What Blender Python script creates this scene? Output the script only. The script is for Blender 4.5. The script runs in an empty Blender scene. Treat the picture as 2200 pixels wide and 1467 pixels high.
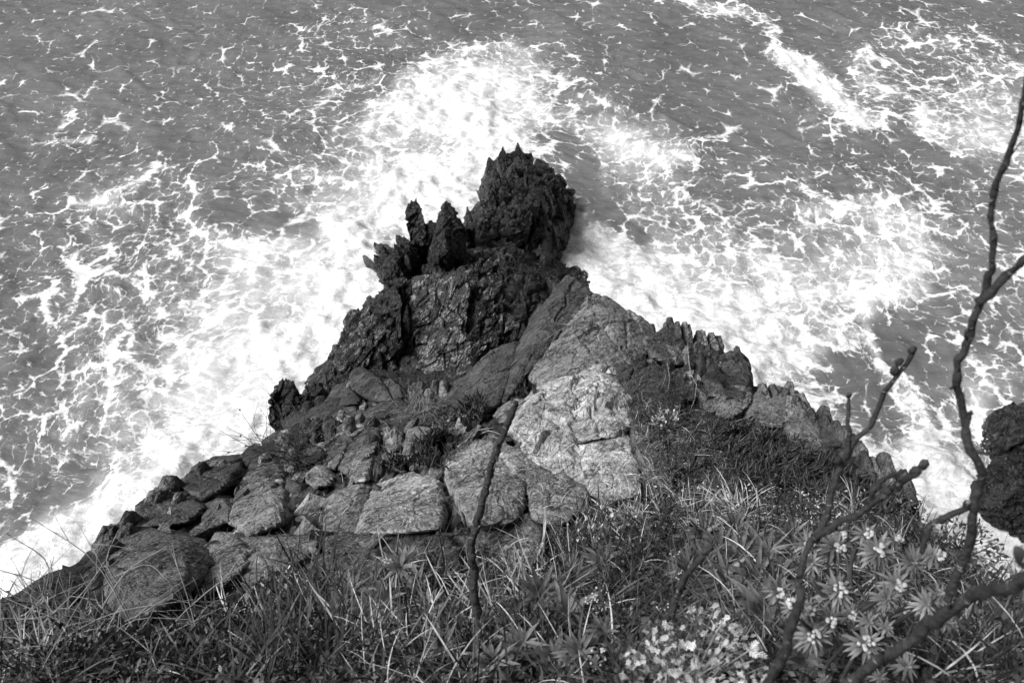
import bpy, bmesh, math, random
import numpy as np
from mathutils import Vector

random.seed(7)
rng = np.random.default_rng(7)
SC = bpy.context.scene
COL = SC.collection

# ------------------------------------------------------------------ camera
CAM_H, PITCH, LENS = 11.0, math.radians(47.0), 28.0
cam_data = bpy.data.cameras.new('camera')
cam_data.lens = LENS
cam_data.sensor_width = 36.0
cam_data.clip_start = 0.05
cam_data.clip_end = 2000.0
cam_data.dof.use_dof = True
cam_data.dof.focus_distance = 7.5
cam_data.dof.aperture_fstop = 6.3
cam = bpy.data.objects.new('camera', cam_data)
COL.objects.link(cam)
cam.location = (0, 0, CAM_H)
cam.rotation_euler = (math.pi / 2 - PITCH, 0, 0)
SC.camera = cam

# ------------------------------------------------------------------ light: bright overcast, black-and-white film
SUN_EL, SUN_AZ = math.radians(50), math.radians(-104)      # azimuth from +Y, clockwise seen from above
world = bpy.data.worlds.new('World')
SC.world = world
world.use_nodes = True
wn, wl = world.node_tree.nodes, world.node_tree.links
bg = wn['Background']
sky = wn.new('ShaderNodeTexSky')
sky.sky_type = 'NISHITA'
sky.sun_disc = False
sky.sun_elevation = SUN_EL
sky.sun_rotation = SUN_AZ
sky.air_density = 1.0
sky.dust_density = 4.0
tobw = wn.new('ShaderNodeRGBToBW')
wl.new(sky.outputs['Color'], tobw.inputs['Color'])
wl.new(tobw.outputs['Val'], bg.inputs['Color'])
bg.inputs['Strength'].default_value = 0.05

sun_data = bpy.data.lights.new('sun', 'SUN')
sun_data.energy = 3.0
sun_data.angle = math.radians(28)
sun_data.color = (1.0, 1.0, 1.0)
sun = bpy.data.objects.new('sun', sun_data)
COL.objects.link(sun)
sdir = Vector((math.sin(SUN_AZ) * math.cos(SUN_EL), math.cos(SUN_AZ) * math.cos(SUN_EL), math.sin(SUN_EL)))
sun.rotation_euler = sdir.to_track_quat('Z', 'Y').to_euler()

vs = SC.view_settings
vs.view_transform = 'Standard'
vs.look = 'None'
vs.exposure = 0.74
vs.gamma = 1.0
vs.use_curve_mapping = False
SC.render.engine = 'CYCLES'
SC.cycles.use_denoising = True
SC.cycles.use_adaptive_sampling = True
SC.cycles.adaptive_threshold = 0.03
SC.cycles.adaptive_min_samples = 16
SC.cycles.max_bounces = 5
SC.cycles.diffuse_bounces = 1
SC.cycles.glossy_bounces = 2
SC.cycles.transmission_bounces = 2
SC.cycles.transparent_max_bounces = 4

# ------------------------------------------------------------------ photograph point -> world point
FPX = 2200 * LENS / 36.0
CP, SP = math.cos(PITCH), math.sin(PITCH)
def ray(px, py):
    u = (np.asarray(px, float) - 1100.0) / FPX
    v = (733.5 - np.asarray(py, float)) / FPX
    d = np.stack([u, CP + v * SP, -SP + v * CP], -1)
    return d / np.linalg.norm(d, axis=-1, keepdims=True)
ORG = np.array([0, 0, CAM_H])
def at_d(px, py, d): return ORG + ray(px, py) * np.asarray(d, float)[..., None]
def at_z(px, py, z):
    r = ray(px, py); return ORG + r * ((np.asarray(z, float) - CAM_H) / r[..., 2])[..., None]
def at_y(px, py, y):
    r = ray(px, py); return ORG + r * (np.asarray(y, float) / r[..., 1])[..., None]
def to_px(p):
    p = np.asarray(p, float) - ORG
    f = p[..., 1] * CP - p[..., 2] * SP
    up = p[..., 1] * SP + p[..., 2] * CP
    return 1100 + FPX * p[..., 0] / f, 733.5 - FPX * up / f

# ------------------------------------------------------------------ numeric noise
def _hash(ix, iy, iz, seed):
    h = (ix.astype(np.int64) * 374761393 + iy.astype(np.int64) * 668265263 + iz.astype(np.int64) * 2147483647 + seed * 974711) & 0xffffffff
    h = ((h ^ (h >> 13)) * 1274126177) & 0xffffffff
    h = ((h ^ (h >> 16)) * 2246822519) & 0xffffffff
    return ((h ^ (h >> 15)) & 0xffffff) / float(0xffffff)
def vnoise(p, seed=0):
    i = np.floor(p); f = p - i; i = i.astype(np.int64)
    w = f * f * f * (f * (f * 6 - 15) + 10)
    r = 0
    for dx in (0, 1):
        wx = w[:, 0] if dx else 1 - w[:, 0]
        for dy in (0, 1):
            wy = w[:, 1] if dy else 1 - w[:, 1]
            for dz in (0, 1):
                wz = w[:, 2] if dz else 1 - w[:, 2]
                r = r + wx * wy * wz * _hash(i[:, 0] + dx, i[:, 1] + dy, i[:, 2] + dz, seed)
    return r * 2 - 1
def fbm(p, oct=4, seed=0, gain=0.5, ridged=False):
    a, s, t = 1.0, 0.0, 0.0
    q = p.copy()
    for k in range(oct):
        n = vnoise(q, seed + k * 17)
        if ridged: n = 1 - 2 * np.abs(n)
        s = s + a * n; t += a
        a *= gain; q = q * 2.03 + 11.7
    return s / t
def worley(p, seed=0):
    i = np.floor(p).astype(np.int64)
    f1 = np.full(len(p), 9.0); f2 = np.full(len(p), 9.0)
    for dx in (-1, 0, 1):
        for dy in (-1, 0, 1):
            for dz in (-1, 0, 1):
                cx, cy, cz = i[:, 0] + dx, i[:, 1] + dy, i[:, 2] + dz
                q = np.stack([cx + _hash(cx, cy, cz, seed), cy + _hash(cx, cy, cz, seed + 1), cz + _hash(cx, cy, cz, seed + 2)], -1)
                d = np.linalg.norm(p - q, axis=1)
                m = d < f1
                f2 = np.where(m, f1, np.minimum(f2, d)); f1 = np.where(m, d, f1)
    return f1, f2
def sstep(a, b, x):
    t = np.clip((x - a) / (b - a), 0, 1); return t * t * (3 - 2 * t)

# ------------------------------------------------------------------ object helpers
def mesh_from(name, V, F, mat, smooth=True, mats=None, midx=None):
    V = np.ascontiguousarray(V, dtype=np.float32)
    me = bpy.data.meshes.new(name)
    if isinstance(F, np.ndarray):
        n, k = F.shape
        me.vertices.add(len(V)); me.vertices.foreach_set('co', V.ravel())
        me.loops.add(n * k); me.loops.foreach_set('vertex_index', F.astype(np.int32).ravel())
        me.polygons.add(n)
        me.polygons.foreach_set('loop_start', np.arange(0, n * k, k, dtype=np.int32))
        me.update(calc_edges=True)
    else:
        me.from_pydata(V.tolist(), [], F)
    for m in (mats or [mat]): me.materials.append(m)
    if midx is not None: me.polygons.foreach_set('material_index', np.asarray(midx, dtype=np.int32))
    me.polygons.foreach_set('use_smooth', np.full(len(me.polygons), bool(smooth)))
    me.update()
    return me
def link(name, me, parent=None, loc=None, **props):
    o = bpy.data.objects.new(name, me)
    COL.objects.link(o)
    if loc is not None: o.location = loc
    if parent is not None: o.parent = parent
    for k, v in props.items():
        if v: o[k] = v
    return o
def empty(name, loc, **props):
    o = link(name, None, None, loc, **props); o.empty_display_size = 0.1
    return o

# ------------------------------------------------------------------ materials (all grey: the photograph is black and white)
def new_mat(name):
    m = bpy.data.materials.new(name); m.use_nodes = True
    nt = m.node_tree
    return m, nt, nt.nodes, nt.links, nt.nodes['Principled BSDF']
class NB:
    """small node builder"""
    def __init__(s, nt): s.nt, s.n, s.l = nt, nt.nodes, nt.links
    def put(s, sock, v):
        if isinstance(v, bpy.types.NodeSocket): s.l.new(v, sock)
        elif v is not None: sock.default_value = v
    def math(s, op, a, b=None, c=None, clamp=False):
        n = s.n.new('ShaderNodeMath'); n.operation = op; n.use_clamp = clamp
        for k, v in enumerate((a, b, c)):
            if v is not None: s.put(n.inputs[k], v)
        return n.outputs[0]
    def vmath(s, op, a, b=None, scale=None):
        n = s.n.new('ShaderNodeVectorMath'); n.operation = op
        s.put(n.inputs[0], a)
        if b is not None: s.put(n.inputs[1], b)
        if scale is not None: s.put(n.inputs['Scale'], scale)
        return n.outputs[0]
    def noise(s, vec, scale, detail=4, rough=0.55, dist=0.0, color=False, dim='3D'):
        n = s.n.new('ShaderNodeTexNoise'); n.noise_dimensions = dim
        s.put(n.inputs['Vector'], vec); s.put(n.inputs['Scale'], scale)
        n.inputs['Detail'].default_value = detail; n.inputs['Roughness'].default_value = rough
        n.inputs['Distortion'].default_value = dist
        return n.outputs['Color' if color else 'Fac']
    def voro(s, vec, scale, feature='F1', rand=1.0, out='Distance', dim='3D', smooth=None):
        n = s.n.new('ShaderNodeTexVoronoi'); n.voronoi_dimensions = dim; n.feature = feature
        s.put(n.inputs['Vector'], vec); s.put(n.inputs['Scale'], scale)
        n.inputs['Randomness'].default_value = rand
        if smooth is not None: n.inputs['Smoothness'].default_value = smooth
        return n.outputs[out]
    def ramp(s, v, a, b, to0=0.0, to1=1.0, smooth=True):
        n = s.n.new('ShaderNodeMapRange'); n.interpolation_type = 'SMOOTHSTEP' if smooth else 'LINEAR'
        s.put(n.inputs['Value'], v); s.put(n.inputs['From Min'], a); s.put(n.inputs['From Max'], b)
        s.put(n.inputs['To Min'], to0); s.put(n.inputs['To Max'], to1)
        return n.outputs['Result']
    def mix(s, f, a, b):
        n = s.n.new('ShaderNodeMix'); n.data_type = 'FLOAT'
        s.put(n.inputs[0], f); s.put(n.inputs[2], a); s.put(n.inputs[3], b)
        return n.outputs[0]
    def pos(s):
        return s.n.new('ShaderNodeNewGeometry').outputs['Position']
    def objrand(s):
        return s.n.new('ShaderNodeObjectInfo').outputs['Random']
    def attr(s, name):
        n = s.n.new('ShaderNodeAttribute'); n.attribute_name = name; return n
    def bump(s, h, strength=0.5, dist=0.02, normal=None):
        n = s.n.new('ShaderNodeBump'); n.inputs['Strength'].default_value = strength
        n.inputs['Distance'].default_value = dist; s.put(n.inputs['Height'], h)
        if normal is not None: s.put(n.inputs['Normal'], normal)
        return n.outputs['Normal']
    def grey(s, v):
        n = s.n.new('ShaderNodeCombineColor')
        for k in range(3): s.put(n.inputs[k], v)
        return n.outputs[0]

STRATA = np.array([0.78, -0.56, -0.22]); STRATA = STRATA / np.linalg.norm(STRATA)   # normal of the rock layers

def rock_material(name, lo, hi, rough=0.85, lichen=0.3, white=0.0, grain=1.0, spec=0.3, bump=1.0):
    m, nt, n, l, bs = new_mat(name); b = NB(nt)
    p = b.pos()
    # stretched coordinates: fine lines run along the layers
    dt = n.new('ShaderNodeVectorMath'); dt.operation = 'DOT_PRODUCT'; l.new(p, dt.inputs[0]); dt.inputs[1].default_value = tuple(STRATA)
    sv = n.new('ShaderNodeVectorMath'); sv.operation = 'SCALE'; sv.inputs[0].default_value = tuple(STRATA); l.new(dt.outputs['Value'], sv.inputs['Scale'])
    ps = b.vmath('ADD', p, b.vmath('SCALE', sv.outputs[0], scale=4.5))
    big = b.noise(p, 1.6, 3, 0.6)
    mid = b.noise(p, 7.0, 4, 0.65, 0.4)
    lines = b.noise(ps, 6.0, 4, 0.7, 0.6)
    fine = b.noise(p, 27.0, 3, 0.8)
    speck = b.noise(p, 88.0, 2, 0.5)
    v = b.math('ADD', b.math('MULTIPLY', big, 0.45), b.math('MULTIPLY', mid, 0.6))
    v = b.math('ADD', v, b.math('MULTIPLY', lines, 0.6 * grain))
    v = b.math('ADD', v, b.math('MULTIPLY', fine, 0.9))
    v = b.math('ADD', v, b.math('MULTIPLY', speck, 0.7))
    c = 0.5 * (0.45 + 0.6 + 0.6 * grain + 1.6)
    col = b.ramp(v, c - 0.22, c + 0.22, lo, hi, False)
    # lichen: round pale and dark patches with ragged rims
    wp = b.vmath('ADD', p, b.vmath('SCALE', b.noise(p, 22.0, 1, 0.6, 0, True), scale=0.05))
    vd = b.voro(wp, 11.0)
    sel = b.noise(p, 2.3, 3, 0.5)
    spot = b.math('MULTIPLY', b.ramp(vd, 0.34, 0.26), b.ramp(sel, 0.56, 0.66))
    spot = b.math('MULTIPLY', spot, lichen)
    col = b.mix(spot, col, min(0.75, hi * 1.45))
    vd2 = b.voro(wp, 23.0)
    sp2 = b.math('MULTIPLY', b.math('MULTIPLY', b.ramp(vd2, 0.3, 0.2), b.ramp(sel, 0.5, 0.38)), lichen * 0.7)
    col = b.mix(sp2, col, lo * 0.5)
    # thin dark cracks
    ce = b.voro(b.vmath('ADD', ps, b.vmath('SCALE', b.noise(p, 4.0, 2, 0.6, 0, True), scale=0.5)), 1.7, 'DISTANCE_TO_EDGE')
    crack = b.ramp(ce, 0.032, 0.008)
    crack = b.math('MULTIPLY', crack, b.ramp(b.noise(p, 3.1, 2), 0.40, 0.52))
    col = b.mix(b.math('MULTIPLY', crack, 0.78), col, lo * 0.2)
    stain = b.ramp(b.noise(p, 0.9, 3, 0.7, 1.0), 0.35, 0.65, 0.72, 1.22)
    col = b.math('MULTIPLY', col, b.math('MULTIPLY', stain, b.ramp(b.objrand(), 0, 1, 0.78, 1.2, False)))
    if white > 0:      # salt, barnacles and quartz flecks
        f1 = b.noise(p, 5.0, 3, 0.6)
        f2 = b.noise(ps, 17.0, 5, 0.75, 1.2)
        wv = b.math('MULTIPLY', b.ramp(f2, 0.62 - 0.11 * white, 0.67 - 0.08 * white), b.ramp(f1, 0.56 - 0.12 * white, 0.64 - 0.12 * white))
        col = b.mix(b.math('MULTIPLY', wv, white), col, 0.75)
    l.new(b.grey(col), bs.inputs['Base Color'])
    bs.inputs['Roughness'].default_value = rough
    bs.inputs['Specular IOR Level'].default_value = spec
    if rough < 0.6:
        l.new(b.ramp(mid, 0.35, 0.7, rough - 0.12, rough + 0.3), bs.inputs['Roughness'])
    h = b.math('ADD', b.math('MULTIPLY', lines, 0.8 * grain), b.math('MULTIPLY', fine, 0.8))
    h = b.math('ADD', h, b.math('MULTIPLY', mid, 0.8))
    nrm = b.bump(h, min(1.0, 0.8 * bump), 0.035)
    l.new(nrm, bs.inputs['Normal'])
    return m
M_WHITE = rock_material('rock_white', 0.10, 0.62, lichen=0.4)
M_PALE = rock_material('rock_pale', 0.04, 0.42, lichen=0.7)
M_MID = rock_material('rock_mid', 0.015, 0.25, lichen=0.7)
M_RIDGE = rock_material('rock_ridge', 0.022, 0.27, lichen=0.6, grain=1.3)
M_DARK_DRY = rock_material('rock_dark_dry', 0.008, 0.12, lichen=0.5)  # dry rock with a dark tone of its own
M_WET = rock_material('rock_black_wet', 0.002, 0.018, rough=0.22, lichen=0.0, white=0.45, spec=0.45, bump=1.2)
M_BARN = rock_material('rock_black_barnacled', 0.002, 0.03, rough=0.30, lichen=0.0, white=0.75, spec=0.35, bump=1.2)
M_STREAK = rock_material('rock_black_streaked', 0.004, 0.05, rough=0.35, lichen=0.0, white=0.86, spec=0.45, bump=1.0)
M_SOIL = rock_material('soil_and_rock', 0.006, 0.07, lichen=0.25, bump=1.3, grain=0.3)

def plain_material(name, lo, hi, rough=0.6, scale=9.0, trans=0.0, bumpscale=None, rnd=0.0):
    m, nt, n, l, bs = new_mat(name); b = NB(nt)
    p = b.pos()
    v = b.noise(p, scale, 4, 0.6)
    col = b.ramp(v, 0.32, 0.68, lo, hi, False)
    if rnd:
        col = b.math('MULTIPLY', col, b.ramp(b.objrand(), 0, 1, 1 - rnd, 1 + rnd, False))
    l.new(b.grey(col), bs.inputs['Base Color'])
    bs.inputs['Roughness'].default_value = rough
    bs.inputs['Specular IOR Level'].default_value = 0.3
    if bumpscale:
        l.new(b.bump(b.noise(p, bumpscale, 4, 0.6), 0.6, 0.004), bs.inputs['Normal'])
    return m
# ================================================================== WATER
COLS = list(range(-200, 2401, 100))
FOAM = {   # foam cover 0-9 read off the photograph every 100 pixels, columns 0 .. 2200
    -200: "00010000000110000000000",
    -100: "00110000001100000000011",
    0:    "00110000000100222000000",
    100:  "00111123221221001003443",
    200:  "11122233248753220234566",
    300:  "12211223456654543222357",
    400:  "12344455688833433324334",
    500:  "23445555678885544345544",
    600:  "34555667899998755666545",
    700:  "44556667899998777653344",
    800:  "44555667899987778654355",
    900:  "44566667899987778764553",
    1000: "44456678999999987777753",
    1100: "34467899999999998888655",
    1200: "56799999999999999999887",
    1300: "57899999999999999999998",
}
STROKES = [  # polyline, half width in pixels, strength
    ([(1430, -20), (1500, 18), (1600, 24), (1655, 66), (1662, 112)], 16, .62),
    ([(1690, 130), (1740, 158), (1790, 196), (1850, 250)], 26, .95),
    ([(1850, 255), (1960, 268), (2040, 330), (2090, 400)], 14, .6),
    ([(1850, 120), (1885, 190), (1960, 250), (2080, 300), (2230, 330)], 34, .65),
    ([(1930, 80), (2050, 90), (2200, 170)], 40, .45),
    ([(440, 700), (470, 610), (540, 550), (620, 530)], 10, .75),
    ([(180, 430), (250, 420), (320, 380)], 18, .65),
    ([(85, 300), (140, 300), (215, 298)], 12, .65), ([(110, 300), (150, 240), (210, 190)], 9, .5),
    ([(640, 130), (700, 60), (760, 40), (860, 90)], 30, .35),
    ([(800, 300), (820, 230), (880, 170), (980, 110), (1080, 110), (1180, 170)], 22, .55),
    ([(640, 260), (720, 200), (800, 170)], 12, .5),
    ([(1590, 650), (1700, 640), (1800, 610), (1900, 620)], 14, .75),
    ([(1750, 470), (1860, 440), (1980, 500), (1950, 610), (1850, 640)], 30, .68),
    ([(1870, 520), (1960, 600), (2040, 700), (2060, 760)], 14, .7),
    ([(1920, 820), (1950, 900), (2000, 1010)], 22, .9), ([(1860, 700), (1920, 830)], 14, .85),
    ([(1640, 760), (1740, 720), (1860, 700)], 20, .8),
    ([(20, 1260), (110, 1190), (200, 1130), (240, 1120)], 44, 1.0),
    ([(290, 1060), (400, 985), (520, 930), (600, 850)], 50, .85),
    ([(640, 790), (740, 660), (800, 570), (760, 520)], 60, .98),
    ([(860, 420), (960, 390), (1040, 340), (1060, 300)], 50, 1.0), ([(860, 470), (1000, 440)], 30, 1.0),
    ([(900, 560), (920, 500)], 22, 1.0),
    ([(880, 240), (980, 235), (1090, 290)], 44, .9), ([(900, 200), (1000, 150), (1120, 190), (1180, 260)], 26, .75),
    ([(1210, 540), (1290, 640), (1450, 700), (1580, 740), (1650, 830)], 42, .98),
    ([(1330, 310), (1400, 330), (1500, 350)], 26, .7), ([(1240, 470), (1300, 520), (1400, 570)], 30, .75),
    ([(1700, 830), (1800, 930), (1900, 1000)], 28, .9),
    ([(2000, 1020), (2100, 1120), (2190, 1220)], 44, .9),
    ([(2100, 900), (2120, 1000), (2080, 1060)], 18, .85),
    ([(430, 790), (560, 740), (640, 790)], 40, .7),
    # open dark water
    ([(560, 480), (490, 450)], 36, -.35), ([(590, 490), (660, 500)], 26, -.3),
    ([(1240, 390), (1290, 460), (1370, 520)], 22, -.5), ([(1180, 310), (1250, 350)], 26, -.35),
    ([(1900, 720), (1950, 780), (1880, 860), (1790, 760)], 40, -.30), ([(1950, 930), (1930, 900)], 22, -.35),
    ([(1930, 250), (1980, 330), (2090, 380)], 20, -.3), ([(2000, 640), (2050, 730)], 22, -.3),
    ([(90, 1080), (170, 1040)], 40, -.35), ([(130, 770), (60, 760)], 40, -.2),
    ([(1380, 260), (1500, 200), (1650, 280)], 60, -.25),
    ([(560, 690), (640, 700)], 30, -.2),
]
MILK = [(620, 640, 170, .75), (470, 880, 150, .65), (300, 1080, 130, .6), (520, 960, 120, .8), (980, 225, 110, .8), (760, 470, 90, .5), (820, 330, 110, .4),
        (1260, 540, 110, .5), (1320, 300, 90, .45), (1430, 640, 130, .45), (1900, 560, 130, .4), (2120, 280, 90, .6),
        (1700, 620, 120, .35), (2100, 850, 90, .4), (1990, 1060, 90, .5), (140, 1180, 90, .5), (230, 430, 80, .3), (1760, 190, 60, .5),
        (1120, 160, 90, .4), (1400, 340, 80, .35), (1480, 730, 120, .5)]
def seg_dist(px, py, pts):
    best = np.full(px.shape, 1e9)
    for (x0, y0), (x1, y1) in zip(pts[:-1], pts[1:]):
        dx, dy = x1 - x0, y1 - y0
        t = np.clip(((px - x0) * dx + (py - y0) * dy) / (dx * dx + dy * dy), 0, 1)
        best = np.minimum(best, np.hypot(px - x0 - t * dx, py - y0 - t * dy))
    return best
def foam_density(X, Y):
    """foam cover of the sea surface at world x, y"""
    P = np.stack([X, Y, np.zeros_like(X)], -1)
    w1 = np.stack([fbm(P * 0.8, 3, 3), fbm(P * 0.8 + 40, 3, 4), 0 * X], -1)
    px, py = to_px(P + w1 * 0.45)
    rows = sorted(FOAM)
    G = np.array([[int(c) for c in FOAM[r]] for r in rows], float) / 9.0
    fx = np.clip(px / 100.0, 0, 21.999); fy = np.clip((py - rows[0]) / 100.0, 0, len(rows) - 1.001)
    ix, iy = fx.astype(int), fy.astype(int); tx, ty = fx - ix, fy - iy
    tx = tx * tx * (3 - 2 * tx); ty = ty * ty * (3 - 2 * ty)
    d = (G[iy, ix] * (1 - tx) * (1 - ty) + G[iy, ix + 1] * tx * (1 - ty) + G[iy + 1, ix] * (1 - tx) * ty + G[iy + 1, ix + 1] * tx * ty)
    d = np.maximum(0.74 * d ** 0.85 - 0.03, 0)
    for x, y, r, k in [(420, 560, 260, .05), (500, 800, 230, .04), (1650, 560, 270, .10), (1500, 660, 160, .12), (280, 950, 170, .08), (1300, 300, 130, .10), (760, 300, 160, .10)]:
        d = d + k * np.exp(-((px - x) ** 2 + (py - y) ** 2) / r ** 2)
    crest = np.zeros_like(d)
    for pts, w, s in STROKES:
        k = np.exp(-(seg_dist(px, py, pts) / w) ** 2)
        if s > 0:
            d = d + k * np.maximum(s - d, 0); crest = np.maximum(crest, k * s * min(1, max(0, (w - 15) / 25)))
        else: d = np.maximum(d + s * k, 0.02)
    milk = np.clip(d - 0.12, 0, 1) * 0.62
    for x, y, r, s in MILK:
        milk = milk + s * 0.62 * np.exp(-((px - x) ** 2 + (py - y) ** 2) / r ** 2)
    far = sstep(36, 60, Y) + sstep(20, 40, np.abs(X))
    d = d * (1 - np.clip(far, 0, 1) * 0.8)
    return np.clip(d, 0, 1), np.clip(milk, 0, 1), crest

def build_water():
    def axis(a, b, step, far0, far1):
        core = np.arange(a, b + step / 2, step)
        lo = a - np.cumsum(step * 1.35 ** np.arange(1, 40)); lo = lo[lo > far0][::-1]
        hi = b + np.cumsum(step * 1.35 ** np.arange(1, 40)); hi = hi[hi < far1]
        return np.concatenate([[far0], lo, core, hi, [far1]])
    xs = axis(-19.0, 19.0, 0.065, -600, 600)
    ys = axis(3.5, 29.0, 0.065, -200, 900)
    X, Y = np.meshgrid(xs, ys)
    sh = X.shape
    X, Y = X.ravel(), Y.ravel()
    d, milk, crest = foam_density(X, Y)
    P = np.stack([X, Y, 0 * X], -1)
    near = np.exp(-((np.abs(X) / 40) ** 4)) * np.exp(-((Y / 60) ** 4))
    # swell running in from the far right, chop, and a churned surface under the foam
    a = np.radians(46.6); q = X * np.cos(a) + Y * np.sin(a)
    wq = fbm(P * 0.22, 3, 31)
    z = 0.04 * np.sin(q * 1.25 + wq * 5)
    A = np.stack([q * 1.3, (X * -np.sin(a) + Y * np.cos(a)) * 0.4, 0 * X], -1)
    z += (0.07 - 0.05 * d) * fbm(A * 1.1, 4, 41, ridged=True)
    z += 0.045 * fbm(P * 2.4, 3, 44, ridged=True) * (0.5 + d)
    z += (0.05 + 0.10 * milk) * fbm(P * 3.1, 4, 47) * sstep(0.35, 0.9, d)
    z += crest * (0.14 + 0.16 * fbm(P * 1.7, 3, 51) + 0.07 * fbm(P * 7, 3, 52))
    z *= near
    V = np.stack([X, Y, z], -1)
    ny, nx = sh
    idx = np.arange(nx * ny).reshape(ny, nx)
    F = np.stack([idx[:-1, :-1], idx[:-1, 1:], idx[1:, 1:], idx[1:, :-1]], -1).reshape(-1, 4)
    me = mesh_from('water', V, F, water_material(), True)
    for nm, arr in (('foam', d), ('milk', milk)):
        at = me.attributes.new(nm, 'FLOAT', 'POINT'); at.data.foreach_set('value', arr.astype(np.float32))
    # drift coordinates: the foam web is drawn out and curled by the backwash
    fl = np.stack([fbm(P * 0.45, 3, 61), fbm(P * 0.45 + 30, 3, 62), 0 * X], -1) * 0.42
    fl += np.stack([fbm(P * 1.6, 2, 63), fbm(P * 1.6 + 30, 2, 64), 0 * X], -1) * 0.10
    uv = P + fl
    at = me.attributes.new('drift', 'FLOAT_VECTOR', 'POINT'); at.data.foreach_set('vector', uv.astype(np.float32).ravel())
    return link('water', me, kind='structure')

def water_material():
    m, nt, n, l, bs = new_mat('sea_water_and_foam'); b = NB(nt)
    p = b.pos()
    dr = b.attr('drift').outputs['Vector']
    D = b.attr('foam').outputs['Fac']
    K = b.attr('milk').outputs['Fac']
    wv = b.vmath('SCALE', b.vmath('SUBTRACT', b.noise(dr, 3.2, 3, 0.6, 0, True), (0.5, 0.5, 0.5)), scale=0.20)
    q = b.vmath('ADD', dr, wv)
    wv2 = b.vmath('SCALE', b.vmath('SUBTRACT', b.noise(dr, 14.0, 1, 0.6, 0, True), (0.5, 0.5, 0.5)), scale=0.05)
    q2 = b.vmath('ADD', q, wv2)
    def stretched(v, ang, sx, sy):
        mp = n.new('ShaderNodeMapping'); mp.inputs['Rotation'].default_value = (0, 0, math.radians(ang)); mp.inputs['Scale'].default_value = (sx, sy, 1)
        l.new(v, mp.inputs['Vector']); return mp.outputs[0]
    def cells(v, sc):      # high on the walls between bubbles rafts, highest where walls meet, low in the open cells
        return b.math('SUBTRACT', b.voro(v, sc, 'F1', dim='2D'), b.voro(v, sc, 'DISTANCE_TO_EDGE', dim='2D'))
    c1 = cells(stretched(q2, 24, 1.05, 0.85), 1.05)
    c2 = cells(stretched(q2, -15, 1.05, 0.85), 2.5)
    c3 = cells(stretched(q2, 10, 1.05, 0.85), 6.5)
    nb = b.noise(q, 1.1, 3, 0.62)
    nm = b.noise(stretched(q2, 24, 1, 1.7), 4.5, 4, 0.68)
    nf = b.noise(q2, 21.0, 3, 0.7)
    # local cover, broken up
    Dl = b.math('ADD', D, b.math('MULTIPLY', b.math('SUBTRACT', nb, 0.5), 0.75))
    Dl = b.math('ADD', Dl, b.math('MULTIPLY', b.math('SUBTRACT', nm, 0.5), 0.55))
    # three nets of foam: walls thicken and cells close as the cover grows; the edges dissolve into bubbles
    g1 = b.math('MULTIPLY', b.math('SUBTRACT', nf, 0.5), 0.7)
    g2 = b.math('MULTIPLY', b.math('SUBTRACT', nm, 0.5), 0.9)
    gg = b.math('ADD', g1, g2)
    def net(c, d0, d1, t0, t1, soft, k):
        T = b.ramp(Dl, d0, d1, t0, t1, False)
        x = b.math('SUBTRACT', b.math('ADD', c, b.math('MULTIPLY', gg, k)), T)
        return b.ramp(x, -soft, soft)
    n1 = net(c1, 0.34, 1.0, 0.86, 0.14, 0.12, 0.30)
    n2 = net(c2, 0.16, 1.0, 0.80, 0.10, 0.12, 0.38)
    n3 = net(c3, 0.08, 1.0, 0.92, 0.12, 0.22, 0.75)
    f = b.math('MAXIMUM', n1, b.math('MULTIPLY', n2, 0.95))
    f = b.math('MAXIMUM', f, b.math('MULTIPLY', n3, 0.8))
    # thin veil of old foam
    veil = b.math('MULTIPLY', b.ramp(b.math('ADD', Dl, b.math('MULTIPLY', b.math('SUBTRACT', nf, 0.5), 0.8)), 0.35, 0.9), 0.38)
    f = b.math('MAXIMUM', f, veil)
    # solid sheets
    s = b.math('ADD', b.math('MULTIPLY', Dl, 1.0), b.math('MULTIPLY', b.math('SUBTRACT', nf, 0.5), 0.9))
    sheet = b.ramp(s, 0.76, 1.10)
    f = b.math('MAXIMUM', f, sheet)
    f = b.math('ADD', f, 0.0, clamp=True)
    # bubbles under the surface: soft milky light water
    mk = b.math('ADD', K, b.math('MULTIPLY', b.math('SUBTRACT', b.noise(q, 2.2, 4, 0.6), 0.5), 0.6))
    mk = b.math('MULTIPLY', b.ramp(mk, 0.1, 0.85), 0.8)
    turb = b.noise(p, 0.35, 4, 0.55)
    wcol = b.ramp(turb, 0.3, 0.7, 0.105, 0.155, False)
    streak = b.noise(stretched(q, 28, 0.5, 2.4), 2.2, 5, 0.6)
    wcol = b.math('MULTIPLY', wcol, b.ramp(streak, 0.3, 0.7, 0.8, 1.2, False))
    wcol = b.mix(mk, wcol, 0.55)
    col = b.mix(f, wcol, b.ramp(b.math('ADD', nf, b.math('MULTIPLY', nm, 1.2)), 0.75, 1.35, 0.42, 0.88, False))
    l.new(b.grey(col), bs.inputs['Base Color'])
    l.new(b.mix(f, 0.22, 0.9), bs.inputs['Roughness'])
    bs.inputs['IOR'].default_value = 1.333
    l.new(b.mix(f, 0.5, 0.05), bs.inputs['Specular IOR Level'])
    # ripples: short crests crossing the swell
    r1 = b.noise(stretched(b.vmath('ADD', p, b.vmath('SCALE', wv, scale=0.4)), 30, 0.9, 1.7), 2.0, 3, 0.55)
    r2 = b.noise(stretched(p, 18, 1.0, 2.2), 9.0, 3, 0.6)
    rip = b.math('ADD', b.math('MULTIPLY', r1, 1.0), b.math('MULTIPLY', r2, 0.10))
    hgt = rip
    l.new(b.bump(hgt, 0.6, 0.12), bs.inputs['Normal'])
    return m
water = build_water()

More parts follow.
